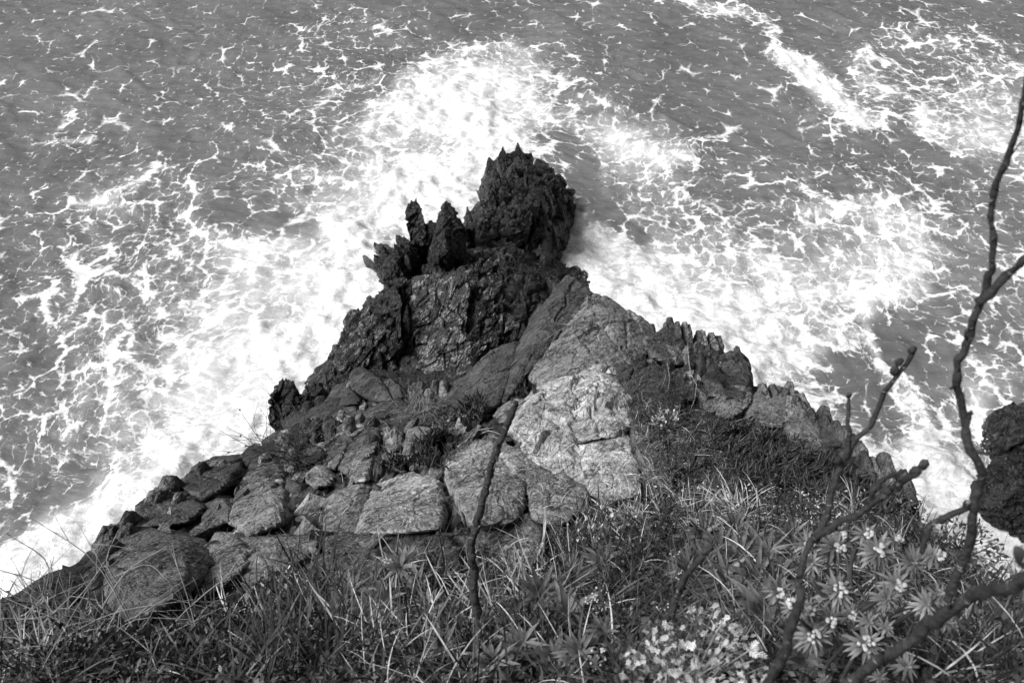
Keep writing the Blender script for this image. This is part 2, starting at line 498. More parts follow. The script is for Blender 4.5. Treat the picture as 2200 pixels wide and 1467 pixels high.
def spray():
    """thrown drops over the breaking water at the foot of the rocks"""
    r = np.random.default_rng(9); U, F0 = None, None
    t = np.array([[1, 1, 1], [-1, -1, 1], [-1, 1, -1], [1, -1, -1]], float) / 1.7
    O = np.concatenate([np.eye(3), -np.eye(3)]); FO = np.array([[0, 1, 2], [1, 3, 2], [3, 4, 2], [4, 0, 2], [1, 0, 5], [3, 1, 5], [4, 3, 5], [0, 4, 5]])
    C = []
    for pts, n, w, h in [([(30, 1250), (120, 1185), (230, 1120)], 900, 26, .7), ([(290, 1070), (400, 985), (520, 930)], 300, 24, .35), ([(600, 850), (690, 760), (790, 600)], 500, 30, .45),
                         ([(860, 430), (960, 400), (1050, 330), (1100, 290)], 500, 24, .5), ([(1215, 560), (1300, 640), (1450, 700)], 300, 20, .3), ([(1620, 800), (1720, 850)], 250, 20, .4), ([(2080, 1060), (2120, 940)], 200, 16, .35)]:
        p = np.array(pts, float); k = r.integers(len(p) - 1, size=n); u = r.random(n)[:, None]
        q = p[k] * (1 - u) + p[k + 1] * u + r.normal(0, w, (n, 2))
        C.append(at_z(q[:, 0], q[:, 1], 0.05 + np.abs(r.normal(0, h * .5, n))))
    C = np.concatenate(C); n = len(C); R = 0.004 + 0.011 * r.random(n) ** 3
    V = (C[:, None] + O[None] * R[:, None, None]).reshape(-1, 3); F = (FO[None] + (np.arange(n) * 6)[:, None, None]).reshape(-1, 3)
    link('spray', mesh_from('spray', V, F, plain_material('foam_drops', .75, .9, .6), True), kind='stuff', label='white drops thrown up by the breaking waves', category='spray')
spray()
# ================================================================== HEADLAND (ground)
NEAR = [  # photograph x, y, distance from the camera in metres
    (-300, 1700, 2.6), (0, 1620, 2.5), (500, 1620, 2.3), (1100, 1620, 2.15), (1700, 1620, 2.0), (2400, 1620, 2.1),
    (0, 1467, 3.2), (400, 1467, 3.0), (800, 1467, 2.75), (1200, 1467, 2.6), (1600, 1467, 2.4), (2200, 1467, 2.6),
    (0, 1300, 4.7), (300, 1300, 4.3), (600, 1300, 3.8), (900, 1300, 3.5), (1200, 1300, 3.4), (1500, 1300, 3.3), (1800, 1300, 3.3), (2200, 1300, 3.6),
    (200, 1180, 5.7), (300, 1200, 5.3), (500, 1200, 4.9), (700, 1180, 4.6), (950, 1170, 4.4), (1200, 1150, 4.3), (1500, 1130, 4.3), (1800, 1150, 4.3), (2050, 1150, 4.7),
    (340, 1070, 6.7), (550, 1080, 5.9), (750, 1070, 5.5), (950, 1040, 5.3), (1150, 1030, 5.3), (1350, 1030, 5.3), (1600, 1000, 5.8), (1880, 1020, 5.9),
    (470, 990, 7.7), (620, 980, 7.1), (750, 970, 6.8), (900, 950, 6.5), (1060, 930, 6.3), (1200, 900, 6.4), (1350, 900, 6.5), (1500, 900, 6.9), (1700, 900, 7.3),
    (600, 900, 8.7), (700, 890, 8.5), (800, 850, 8.8), (900, 840, 8.5), (1000, 810, 8.1), (1080, 810, 7.8), (1280, 800, 7.4), (1430, 780, 7.9), (1600, 800, 8.7),
    (1110, 720, 8.6), (1210, 605, 9.7), (1250, 640, 9.2), (1300, 700, 8.4), (1400, 715, 8.8), (1520, 740, 9.0),
]
def rbf_fit(P, v):
    P = np.asarray(P, float); v = np.asarray(v, float)
    A = np.linalg.norm(P[:, None] - P[None], axis=-1)
    n = len(P); M = np.zeros((n + 3, n + 3)); M[:n, :n] = A - np.eye(n) * 0.002 * A.mean()
    M[:n, n] = 1; M[:n, n + 1:] = P; M[n, :n] = 1; M[n + 1:, :n] = P.T
    w = np.linalg.solve(M, np.concatenate([v, [0, 0, 0]]))
    def f(x, y):
        x = np.atleast_1d(np.asarray(x, float)); y = np.atleast_1d(np.asarray(y, float))
        Q = np.stack([x, y], -1); out = np.zeros(len(Q))
        for k in range(0, len(Q), 20000):
            q = Q[k:k + 20000]
            D = np.sqrt(((q[:, None] - P[None]) ** 2).sum(-1))
            out[k:k + 20000] = D @ w[:n] + w[n] + q @ w[n + 1:]
        return out
    return f
_pn = np.array(NEAR)
_near = rbf_fit(_pn[:, :2] / 1000.0, _pn[:, 2])
def D(px, py):
    r = _near(np.atleast_1d(px) / 1000.0, np.atleast_1d(py) / 1000.0)
    return r if np.ndim(px) else float(r[0])

# brink of the headland: everything beyond drops to the sea
BRINK = [(0, 1290), (60, 1255), (170, 1200), (250, 1135), (330, 1070), (390, 1015), (470, 990), (530, 970), (575, 945), (610, 905), (650, 885), (695, 860),
         (725, 835), (770, 815), (830, 825), (885, 845), (960, 835), (1010, 800), (1060, 760), (1110, 735), (1150, 680), (1205, 612), (1260, 635), (1330, 670),
         (1400, 715), (1450, 725), (1530, 748), (1600, 785), (1625, 838), (1700, 860), (1750, 905), (1820, 960), (1880, 1015), (1950, 1065), (2030, 1115), (2110, 1175), (2200, 1255), (2350, 1380)]
def inside(px, py, poly):
    c = np.zeros(px.shape, bool); n = len(poly)
    for i in range(n):
        x0, y0 = poly[i]; x1, y1 = poly[(i + 1) % n]
        if y0 == y1: continue
        c ^= ((y0 > py) != (y1 > py)) & (px < (x1 - x0) * (py - y0) / (y1 - y0) + x0)
    return c
LAND = BRINK + [(2500, 1500), (2500, 1750), (-400, 1750), (-400, 1500), (-200, 1400)]

pts = []
gx, gy = np.meshgrid(np.arange(-250, 2451, 75), np.arange(580, 1700, 55))
gx, gy = gx.ravel().astype(float), gy.ravel().astype(float)
k = inside(gx, gy, LAND)
def sink(px, py): return 0.22 * sstep(1330, 1190, np.asarray(py, float)) * (1 - 0.6 * sstep(1330, 1450, np.asarray(px, float))) * (0.45 + 0.55 * sstep(620, 720, np.asarray(py, float)))
pts += at_d(gx[k], gy[k], D(gx[k], gy[k]) + sink(gx[k], gy[k])).tolist()
bx = np.array([p[0] for p in BRINK], float); by = np.array([p[1] for p in BRINK], float)
B = at_d(bx, by, D(bx, by) + sink(bx, by)); pts += B.tolist()
# the foot of the cliff: outward of the brink
T = np.gradient(B[:, :2], axis=0); Nn = np.stack([-T[:, 1], T[:, 0]], -1); Nn /= np.linalg.norm(Nn, axis=1, keepdims=True)
for i in range(len(B)):
    o = Nn[i]
    if o @ (B[i, :2] - np.array([0.0, 2.2])) < 0: o = -o
    gul = 690 < bx[i] < 1180
    low = 1.0 if gul else -0.5
    for f, zf in ((0.18, 0.55), (0.42, 0.12)):
        zz_ = low + (B[i, 2] - low) * zf
        q = B[i, :2] + o * f * B[i, 2] * (0.55 if gul else (0.4 if 560 < bx[i] <= 690 else 0.8))
        if f == 0.42 or True: pts.append([q[0], q[1], zz_])
# low dark reef that carries the wet rocks
REEF = [(720, 800, .7), (800, 800, .7), (900, 800, .7), (1000, 780, .8), (1080, 720, .9), (800, 700, .6), (900, 680, .8), (1020, 660, .9), (1120, 650, .8), (1170, 600, .6),
        (830, 590, .3), (900, 570, .35), (980, 560, .6), (1060, 560, .6), (1140, 550, .5), (1180, 520, .1), (1050, 490, .4), (1130, 430, .5), (1100, 370, .2), (1190, 420, .1)]
pts += at_z(np.array([r[0] for r in REEF], float), np.array([r[1] for r in REEF], float), np.array([r[2] for r in REEF])).tolist()
SEA = [(560, 700), (700, 560), (760, 470), (900, 420), (1000, 350), (1100, 270), (1260, 330), (1310, 430), (1290, 540), (1400, 600), (1550, 650), (1700, 730), (1850, 830),
       (1950, 930), (2050, 1010), (2200, 1100), (2350, 1150), (400, 850), (250, 980), (100, 1080), (-50, 1150), (-200, 1180), (740, 640), (610, 780), (930, 455), (975, 470), (860, 480), (1000, 400), (985, 425), (840, 500), (590, 790), (640, 775), (555, 850), (680, 740)]
pts += at_z(np.array([r[0] for r in SEA], float), np.array([r[1] for r in SEA], float), np.full(len(SEA), -1.0)).tolist()
for x in np.arange(-14, 14.1, 2.5):
    pts += [[x, 19, -2.5]]
for y in np.arange(6, 19, 2.5):
    pts += [[-14, y, -2.5], [14, y, -2.5]]
pts += [[-14, 3, -1.5], [-9, 1, 1.0], [-9, -4, 6.0], [-5, -1, 6.8], [-3.6, 0.2, 7.2], [14, 3, -1.5], [9, 1, 1.0], [9, -4, 6], [5, -1, 7.0], [3.4, 0.4, 7.6], [0, -0.6, 9.5], [0, -4, 11.5], [-4, -4, 10], [4, -4, 10],
        [-2.2, -0.5, 8.8], [2.2, -0.5, 9.0], [14, -4, 2], [-14, -4, 2]]
pts = np.array(pts)
_ground = rbf_fit(pts[:, :2], pts[:, 2])
GX = np.concatenate([np.arange(-14, -7, .3), np.arange(-7, 6.6, .06), np.arange(6.6, 14.01, .3)])
GY = np.concatenate([np.arange(-4, 0, .15), np.arange(0, 13.5, .06), np.arange(13.5, 19.01, .3)])
mx, my = np.meshgrid(GX, GY)
_cx = np.arange(-14, 14.2, .125); _cy = np.arange(-4, 19.2, .125)
_c0, _c1 = np.meshgrid(_cx, _cy); _cz = _ground(_c0.ravel(), _c1.ravel()).reshape(_c0.shape)
def _bil(x, y):
    fx = np.clip((x + 14) / .125, 0, len(_cx) - 1.001); fy = np.clip((y + 4) / .125, 0, len(_cy) - 1.001)
    i, j = fx.astype(int), fy.astype(int); a, b = fx - i, fy - j
    return _cz[j, i] * (1 - a) * (1 - b) + _cz[j, i + 1] * a * (1 - b) + _cz[j + 1, i] * (1 - a) * b + _cz[j + 1, i + 1] * a * b
GZ = _bil(mx, my)
def ground_z(x, y):
    """height of the smooth ground, bilinear"""
    x = np.atleast_1d(x); y = np.atleast_1d(y)
    ix = np.clip(np.searchsorted(GX, x) - 1, 0, len(GX) - 2); iy = np.clip(np.searchsorted(GY, y) - 1, 0, len(GY) - 2)
    tx = np.clip((x - GX[ix]) / (GX[ix + 1] - GX[ix]), 0, 1); ty = np.clip((y - GY[iy]) / (GY[iy + 1] - GY[iy]), 0, 1)
    return (GZ[iy, ix] * (1 - tx) * (1 - ty) + GZ[iy, ix + 1] * tx * (1 - ty) + GZ[iy + 1, ix] * (1 - tx) * ty + GZ[iy + 1, ix + 1] * tx * ty)

def grid_faces(ny, nx):
    idx = np.arange(nx * ny).reshape(ny, nx)
    return np.stack([idx[:-1, :-1], idx[:-1, 1:], idx[1:, 1:], idx[1:, :-1]], -1).reshape(-1, 4)
T1 = np.cross(STRATA, [0, 0, 1.0]); T1 /= np.linalg.norm(T1); T2 = np.cross(STRATA, T1)
FRAME = np.stack([STRATA, T1, T2], 1)
def _bits(ix, iy, iz, seed):
    h = (ix * 374761393 + iy * 668265263 + iz * 2147483647 + seed * 974711) & 0xffffffff
    h = ((h ^ (h >> 13)) * 1274126177) & 0xffffffff
    h = ((h ^ (h >> 16)) * 2246822519) & 0xffffffff
    return h ^ (h >> 15)
def chips(P, sc, seed, tilt=0.9):
    """piecewise flat broken facets: every cell has its own level and slope; also the distance to the cell border"""
    i = np.floor(P * sc); Q = P * sc
    i = i.astype(np.int64)
    f1 = np.full(len(P), 9.0); f2 = np.full(len(P), 9.0)
    best = np.zeros(len(P), np.int64); bv = np.zeros((len(P), 3))
    for dx in (-1, 0, 1):
        for dy in (-1, 0, 1):
            for dz in (-1, 0, 1):
                cx, cy, cz = i[:, 0] + dx, i[:, 1] + dy, i[:, 2] + dz
                A = _bits(cx, cy, cz, seed)
                h = [((A >> k) & 1023) / 1023.0 for k in (0, 10, 20)]
                v = Q - np.stack([cx + h[0], cy + h[1], cz + h[2]], -1)
                d = np.linalg.norm(v, axis=1)
                m = d < f1
                best[m] = A[m]; bv[m] = v[m]
                f2 = np.where(m, f1, np.minimum(f2, d)); f1 = np.where(m, d, f1)
    Bb = (best * 2654435761 + 12345) & 0xffffffffff; Bb = (Bb ^ (Bb >> 17)) & 0xffffffffff
    g = [((Bb >> k) & 1023) / 1023.0 - .5 for k in (0, 9, 18, 27)]
    val = g[0] + tilt * (bv[:, 0] * g[1] + bv[:, 1] * g[2] + bv[:, 2] * g[3])
    return val, f2 - f1
def rugged(P, N, amp, seed=0, layer=1.0):
    """offset along the normal that gives layered, split, broken schist"""
    W = P + 0.05 * np.stack([fbm(P * 2.5, 2, seed + 5), fbm(P * 2.5 + 9, 2, seed + 6), fbm(P * 2.5 + 19, 2, seed + 7)], -1)
    L = W @ FRAME
    face = np.abs(N @ STRATA)
    c1, g1 = chips(L, np.array([2.4, 1.4, 1.4]), seed, 1.3)
    c2, g2 = chips(L, np.array([6.5, 3.4, 3.4]), seed + 50, 1.0)
    d = 0.9 * c1 + (0.22 + 0.32 * layer) * c2
    d -= 0.85 * sstep(0.05, 0.0, g1) + 0.32 * sstep(0.07, 0.0, g2)
    d += 0.3 * fbm(P * 1.9, 3, seed + 1)
    A = L * np.array([15.0, 2.0, 2.0])
    d += 0.14 * max(layer - .4, 0) * fbm(A, 3, seed + 2, ridged=True)
    d += 0.16 * fbm(P * 15.0, 3, seed + 3, gain=0.7)
    return d * amp
def build_ground():
    V = np.stack([mx, my, GZ], -1)
    gxx = np.gradient(V, axis=1); gyy = np.gradient(V, axis=0)
    N = np.cross(gxx, gyy); N /= np.linalg.norm(N, axis=-1, keepdims=True)
    V, N = V.reshape(-1, 3), N.reshape(-1, 3)
    core = (V[:, 0] > -7) & (V[:, 0] < 6.6) & (V[:, 1] > 0) & (V[:, 1] < 13.5)
    d = np.zeros(len(V)); d[core] = rugged(V[core], N[core], 0.12, 3) + 0.018 * fbm(V[core] * 9, 3, 77, ridged=True)
    d = d * (0.35 + 0.65 * sstep(1.0, 3.0, V[:, 1]))
    V = V + N * d[:, None]
    F = grid_faces(*mx.shape)
    # soil on the gentle vegetated top, rock on the flanks, wet black rock near the sea
    zc = V[F].mean(1)
    nz = N[F].mean(1)
    w = fbm(zc * 1.5, 3, 71)
    idx = np.where(zc[:, 2] < 2.3 + 0.6 * w, 2, np.where(zc[:, 1] < 3.2 + 0.7 * w, 0, 1))
    me = mesh_from('headland', V, F, None, True, mats=[M_SOIL, M_DARK_DRY, M_WET], midx=idx)
    return link('headland', me, kind='structure')
headland = build_ground()
# ================================================================== ROCKS
_cs = {}
def cube_sphere(n):
    if n in _cs: return _cs[n]
    t = np.tan(np.linspace(-math.pi / 4, math.pi / 4, n + 1))
    a, b = np.meshgrid(t, t); o = np.ones_like(a)
    Vs, Fs, off = [], [], 0
    for c in (( o, a, b), (-o, -a, b), (-a, o, b), (a, -o, b), (a, b, o), (a, -b, -o)):
        Vs.append(np.stack(c, -1).reshape(-1, 3)); Fs.append(grid_faces(n + 1, n + 1) + off); off += (n + 1) ** 2
    V = np.concatenate(Vs); F = np.concatenate(Fs)
    key = np.round(V / np.abs(V).max(1, keepdims=True) * 1e5).astype(np.int64)
    _, first, inv = np.unique(key, axis=0, return_index=True, return_inverse=True)
    inv = inv.ravel()
    V = V[first]; F = inv[F]
    V = V / np.linalg.norm(V, axis=1, keepdims=True)
    _cs[n] = (V, F); return _cs[n]
def hull_planes(P):
    bm = bmesh.new()
    for p in P: bm.verts.new(p)
    bmesh.ops.convex_hull(bm, input=bm.verts)
    bm.normal_update()
    out = set()
    for f in bm.faces:
        n = f.normal; out.add((round(n.x, 3), round(n.y, 3), round(n.z, 3), round(n.dot(f.verts[0].co), 4)))
    bm.free()
    return np.array(list(out))
def vert_normals(V, F):
    fn = np.cross(V[F[:, 2]] - V[F[:, 0]], V[F[:, 3]] - V[F[:, 1]])
    N = np.zeros_like(V)
    for k in range(4): np.add.at(N, F[:, k], fn)
    return N / np.maximum(np.linalg.norm(N, axis=1, keepdims=True), 1e-12)
_w = np.array([0, 0.55, -0.84]); _w /= np.linalg.norm(_w); _u = np.array([1.0, 0, 0]); _v = np.cross(_w, _u)
VIEW_FRAME = np.stack([_u, _v, _w], 1)
def rock_mesh(name, P, mat, n=30, sharp=22, amp=0.05, seed=0, layer=1.0, spiky=0.0):
    """a faceted, weathered block whose body is the hull of the points P"""
    P = np.asarray(P, float)
    c = P.mean(0)
    pl = hull_planes((P - c).tolist())
    # orient the planes outwards and measure from the centre
    nrm, dd = pl[:, :3], pl[:, 3]
    s = np.sign(dd); s[s == 0] = 1; nrm = nrm * s[:, None]; dd = np.maximum(np.abs(dd), 0.01)
    Fr = VIEW_FRAME
    Pl = (P - c) @ Fr
    mid = (Pl.max(0) + Pl.min(0)) / 2
    ext = np.maximum((Pl.max(0) - Pl.min(0)) / 2, 0.02)
    U, F = cube_sphere(n)
    Dr = (U * ext) @ Fr.T
    k = np.maximum(Dr @ nrm.T, 0) / dd
    sharp = sharp * 3.5
    t = 1.0 / np.maximum((k ** sharp).sum(1) ** (1.0 / sharp), 1e-9)
    V = c + Dr * t[:, None]
    N = vert_normals(V, F)
    size = float(np.sort(ext)[1])
    a = min(amp * 1.2, size * 0.35)
    d = rugged(V * 1.0, N, a, seed, layer)
    if spiky:
        L = V @ FRAME
        c3, g3 = chips(L, np.array([4.6, 2.2, 0.85]), seed + 80, 1.3)
        c4, g4 = chips(L, np.array([11.0, 6.0, 2.4]), seed + 90, 1.2)
        d = d + spiky * (1.25 * c3 + 0.32 * c4 - 0.6 * sstep(0.08, 0, g3) + 0.12 * fbm(L * np.array([14.0, 6.0, 1.6]), 3, seed + 40, ridged=True))
    den = -(N @ nrm.T); num = dd[None] - (V - c) @ nrm.T
    thick = np.where(den > 0.05, np.maximum(num, 0) / np.maximum(den, 0.05), 9.0).min(1)      # thin tips keep their point
    d = d * np.clip(thick / 0.60, 0.08, 1.0)
    acc = np.zeros(len(V)); cnt = np.zeros(len(V)); fm = d[F].mean(1)
    for q in range(4): np.add.at(acc, F[:, q], fm); np.add.at(cnt, F[:, q], 1)
    d = (d if spiky else 0.45 * d + 0.55 * acc / cnt) + 0.007 * fbm(V * 21.0, 3, seed + 33, gain=0.7, ridged=True) * min(1.0, size * 4)
    V = V + N * d[:, None]
    return mesh_from(name, V, F, mat, False), c
def zz(*p): return [at_z(float(a), float(b), float(c)) for a, b, c in p]
def yy(*p): return [at_y(float(a), float(b), float(c)) for a, b, c in p]
def front_to_solid(fr, back):
    fr = np.array(fr); c = fr.mean(0)
    return np.concatenate([fr, c + (fr - c) * 0.82 + np.array(back)])
_seed = [100]
def put_rock(name, P, mat, pxsize, parent=None, amp=0.05, sharp=22, layer=1.0, spiky=0.0, label=None, group=None, cat='rock', res=1.9):
    _seed[0] += 13
    n = int(np.clip(pxsize * 0.4655 / res, 8, 130))
    me, c = rock_mesh(name, P, mat, n, sharp, amp, _seed[0], layer, spiky)
    V = np.empty(len(me.vertices) * 3, np.float32); me.vertices.foreach_get('co', V)
    base = np.array([c[0], c[1], np.array(P)[:, 2].min()])
    if parent is not None: base = np.array(parent.location)
    V = V.reshape(-1, 3) - base.astype(np.float32)
    me.vertices.foreach_set('co', V.ravel()); me.update()
    o = link(name, me, parent, None if parent is not None else base.tolist())
    if parent is None and label:
        o['label'] = label; o['category'] = cat
        if group: o['group'] = group
    return o
def pix_extent(out):
    a = np.array([(p[0], p[1]) for p in out], float); return float(np.max(a.max(0) - a.min(0)))
def stone(name, out, h=None, mat=None, label=None, group=None, parent=None, extra=(), lift=0.02, inset=0.90, depth=None, amp=None, sharp=20, layer=1.0, cat='rock', res=1.9, grow=1.05):
    """block with the given outline on the near slope; extra = ridge points (x, y, rise towards the camera)"""
    mat = mat or M_MID
    o = np.array([(p[0], p[1]) for p in out], float)
    o = o.mean(0) + (o - o.mean(0)) * grow
    dl = np.array([p[2] if len(p) > 2 else 0.0 for p in out])
    d0 = D(o[:, 0], o[:, 1])
    cpx = o.mean(0); dc = D(cpx[0], cpx[1])
    size = pix_extent(out) / FPX * dc
    if h is None: h = 0.22 * size
    fr = at_d(o[:, 0], o[:, 1], d0 - lift - dl).tolist()
    i = cpx + (o - cpx) * inset
    th = rng.uniform(0, 6.28); an = np.arctan2(o[:, 1] - cpx[1], o[:, 0] - cpx[0])
    jit = (0.8 + 0.4 * rng.random(len(i))) * (1 + 0.75 * np.cos(an - th))
    fr += at_d(i[:, 0], i[:, 1], D(i[:, 0], i[:, 1]) - lift - h * jit).tolist()
    for x, y, r in extra: fr.append(at_d(float(x), float(y), D(float(x), float(y)) - lift - r).tolist())
    dp = depth or max(0.40, 0.75 * size)
    P = front_to_solid(fr, (0, 0.55 * dp, -0.84 * dp))
    return put_rock(name, P, mat, pix_extent(out), parent, amp if amp is not None else 0.05 * min(1, size * 1.4), sharp, layer, 0.0, label, group, cat, res)

# ---------------------------------------------------------------- wet black rocks in the surf
def sea_rock(name, label, pieces, group='wet black rocks at the end of the point', cat='rock'):
    """pieces: (part name, points, pixel size, spiky, material)"""
    allp = np.concatenate([np.array(p[1]) for p in pieces]); c = allp.mean(0)
    if len(pieces) == 1:
        nm, P, pxs, sp, mt = pieces[0]
        return put_rock(name, front_to_solid(P, (0, .25, -.9)), mt, pxs, None, 0.06, 22, 1.2, sp, label, group, cat, 1.8)
    e = empty(name, (c[0], c[1], 0.0), label=label, category=cat, group=group)
    for nm, P, pxs, sp, mt in pieces:
        put_rock(nm, front_to_solid(P, (0, .25, -.9)), mt, pxs, e, 0.06, 22, 1.2, sp, res=1.8)
    return e
sea_rock('sea_rock', 'largest black sea rock with ragged crest at the tip of the point', [
    ('crag', zz((1034, 405, .1), (1046, 355, .6), (1075, 330, 1.0), (1125, 335, 1.2), (1170, 355, 1.0), (1212, 388, .6), (1236, 425, .25), (1222, 470, .15), (1200, 515, .2), (1150, 545, .5), (1090, 520, .5), (1035, 460, .3),
                 (1115, 390, 1.75), (1160, 425, 1.9), (1115, 450, 1.6), (1180, 460, 1.2)), 240, .14, M_WET),
    ('spike', yy((1112, 303, 14.9), (1098, 345, 14.4), (1128, 340, 14.4), (1120, 375, 14.0), (1100, 372, 14.0), (1106, 320, 14.7)), 70, .05, M_WET),
    ('spike', yy((1080, 311, 14.7), (1068, 345, 14.2), (1095, 350, 14.2), (1080, 378, 13.9)), 60, .05, M_WET),
    ('knob', zz((1030, 385, .3), (1045, 370, .6), (1062, 380, .8), (1055, 400, .6), (1036, 400, .3)), 40, .03, M_WET),
    ('knob', zz((1020, 402, .2), (1040, 395, .5), (1060, 410, .7), (1050, 428, .4), (1032, 420, .2)), 45, .03, M_WET),
    ('shoulder', zz((1000, 470, .35), (1030, 435, .6), (1075, 425, .9), (1110, 460, 1.0), (1100, 510, .7), (1050, 515, .5), (1010, 500, .4), (1050, 460, 1.0)), 110, .07, M_WET),
    ('shoulder', yy((1003, 438, 12.6), (998, 470, 12.3), (1015, 465, 12.3), (1022, 490, 12.0), (1000, 495, 12.0)), 55, .04, M_WET),
    ('buttress', zz((1205, 480, .3), (1225, 440, .2), (1236, 470, .1), (1215, 530, .15), (1196, 585, .2), (1165, 590, .5), (1150, 540, .8), (1180, 490, 1.0)), 150, .08, M_WET),
    ('tail', zz((1150, 560, .6), (1185, 540, .5), (1200, 590, .25), (1192, 612, .3), (1160, 605, .6)), 70, .05, M_WET),
])
sea_rock('sea_rock', 'tall sharp black tooth of rock pointing up in the surf', [
    ('tooth', yy((957, 428, 11.8), (938, 465, 11.6), (926, 505, 11.4), (912, 552, 11.2), (922, 580, 11.05), (965, 590, 10.95), (1006, 566, 11.15), (1007, 530, 11.3), (996, 490, 11.45), (977, 452, 11.65), (952, 500, 11.05), (962, 545, 10.8)), 160, .012, M_WET)])
sea_rock('sea_rock', 'knobbly black pinnacle leaning beside the sharp tooth', [
    ('pinnacle', yy((879, 440, 12.4), (893, 429, 12.5), (905, 450, 12.3), (914, 480, 12.2), (918, 520, 11.8), (880, 522, 11.8), (873, 480, 12.1), (874, 452, 12.3)), 95, .07, M_WET),
    ('pinnacle', yy((905, 490, 12.3), (925, 472, 12.3), (938, 480, 12.2), (935, 505, 12.1), (920, 525, 11.8), (900, 525, 11.8)), 55, .05, M_WET)])
sea_rock('sea_rock', 'splayed black rocks jutting left into white surf', [
    ('crag', zz((805, 580, .4), (800, 552, .5), (830, 535, .9), (865, 525, 1.0), (890, 545, .9), (890, 580, .8), (870, 600, .8), (830, 600, .6), (850, 560, 1.25)), 100, .08, M_WET),
    ('spike', zz((798, 520, .5), (830, 522, .8), (855, 535, 1.0), (835, 545, .9), (810, 535, .6)), 60, .04, M_WET),
    ('spike', zz((776, 540, .2), (790, 552, .4), (806, 565, .5), (810, 582, .4), (793, 578, .2), (780, 558, .15)), 50, .04, M_WET),
    ('knob', zz((850, 515, .7), (868, 503, .9), (885, 520, .9), (905, 550, .7), (890, 575, .7), (862, 545, 1.0)), 70, .06, M_WET)])
sea_rock('sea_rock', 'square black block streaked with white barnacles, flat top edge', [
    ('block', yy((884, 592, 10.3), (940, 582, 10.3), (1002, 578, 10.3), (1008, 640, 9.9), (1000, 720, 9.5), (995, 770, 9.25), (940, 775, 9.2), (892, 770, 9.25), (884, 690, 9.7)), 200, .01, M_STREAK),
    ('plinth', yy((925, 700, 9.35), (990, 702, 9.4), (1012, 735, 9.2), (1040, 745, 9.3), (1010, 800, 8.8), (950, 815, 8.75), (895, 790, 8.95)), 130, .03, M_STREAK)])
sea_rock('sea_rock', 'dark ribbed rock column standing left of the barnacled block', [
    ('column', yy((808, 622, 10.4), (845, 600, 10.5), (884, 600, 10.4), (888, 700, 9.7), (890, 795, 9.0), (850, 805, 8.95), (815, 760, 9.2), (796, 690, 9.7)), 210, .06, M_WET),
    ('rib', yy((830, 625, 10.1), (850, 612, 10.2), (862, 650, 9.8), (864, 740, 9.2), (840, 760, 9.1), (826, 700, 9.5)), 150, .03, M_WET)])
sea_rock('sea_rock', 'rough black barnacled flank sloping into foam below the column', [
    ('flank', yy((748, 685, 10.1), (790, 650, 10.2), (825, 700, 9.6), (860, 800, 8.9), (800, 830, 8.75), (725, 838, 8.75), (700, 810, 9.0), (705, 770, 9.4), (738, 740, 9.6), (780, 740, 9.2)), 190, .08, M_BARN),
    ('spike', yy((742, 676, 10.15), (750, 672, 10.15), (758, 690, 10.0), (756, 712, 9.9), (744, 712, 9.9)), 40, .015, M_WET),
    ('knob', yy((775, 655, 10.3), (790, 632, 10.4), (806, 640, 10.2), (806, 680, 10.0), (785, 690, 10.0)), 60, .04, M_WET)])
sea_rock('sea_rock', 'broken black rock mass with small pools between block and ridge', [
    ('crag', yy((1004, 600, 10.6), (1035, 560, 11.0), (1075, 548, 11.2), (1110, 560, 11.1), (1120, 640, 10.2), (1090, 720, 9.5), (1030, 745, 9.3), (1002, 740, 9.35), (1050, 640, 9.9)), 200, .10, M_BARN),
    ('crag', yy((1100, 580, 10.9), (1150, 575, 11.0), (1196, 600, 10.8), (1180, 640, 10.2), (1130, 720, 9.5), (1085, 745, 9.3), (1080, 660, 10.0), (1130, 630, 10.0)), 180, .12, M_WET),
    ('spike', yy((1086, 540, 11.1), (1098, 538, 11.1), (1112, 565, 10.9), (1108, 590, 10.7), (1086, 585, 10.7)), 55, .03, M_WET),
    ('ledge', yy((960, 580, 11.0), (1000, 560, 11.1), (1040, 575, 11.0), (1030, 610, 10.6), (985, 612, 10.5)), 80, .05, M_WET),
    ('ledge', yy((905, 575, 10.9), (925, 560, 11.0), (960, 585, 10.8), (950, 602, 10.6), (915, 600, 10.6)), 60, .04, M_WET),
    ('ledge', zz((1000, 520, .5), (1045, 500, .6), (1085, 530, .7), (1075, 560, .8), (1030, 560, .8), (1005, 545, .7)), 80, .05, M_BARN)])
sea_rock('sea_rock', 'upright dark wedge of rock in foam at the left foot of the cliff', [
    ('wedge', yy((590, 828, 8.25), (606, 812, 8.35), (633, 814, 8.35), (640, 850, 8.15), (622, 895, 7.8), (578, 918, 7.65), (572, 885, 7.85), (580, 850, 8.1)), 105, .05, M_WET),
    ('ledge', yy((632, 850, 8.1), (662, 834, 8.2), (690, 838, 8.2), (702, 868, 7.95), (655, 895, 7.75), (622, 898, 7.7)), 80, .06, M_WET)])
sea_rock('sea_rock', 'low black ledges in the foam left of the leaning oval boulder', [
    ('ledge', yy((655, 830, 8.4), (672, 815, 8.5), (690, 822, 8.5), (700, 845, 8.3), (688, 865, 8.1), (660, 862, 8.1)), 60, .05, M_WET),
    ('ledge', yy((694, 800, 8.9), (712, 780, 9.1), (735, 788, 9.0), (732, 830, 8.6), (705, 838, 8.5)), 60, .05, M_WET)])
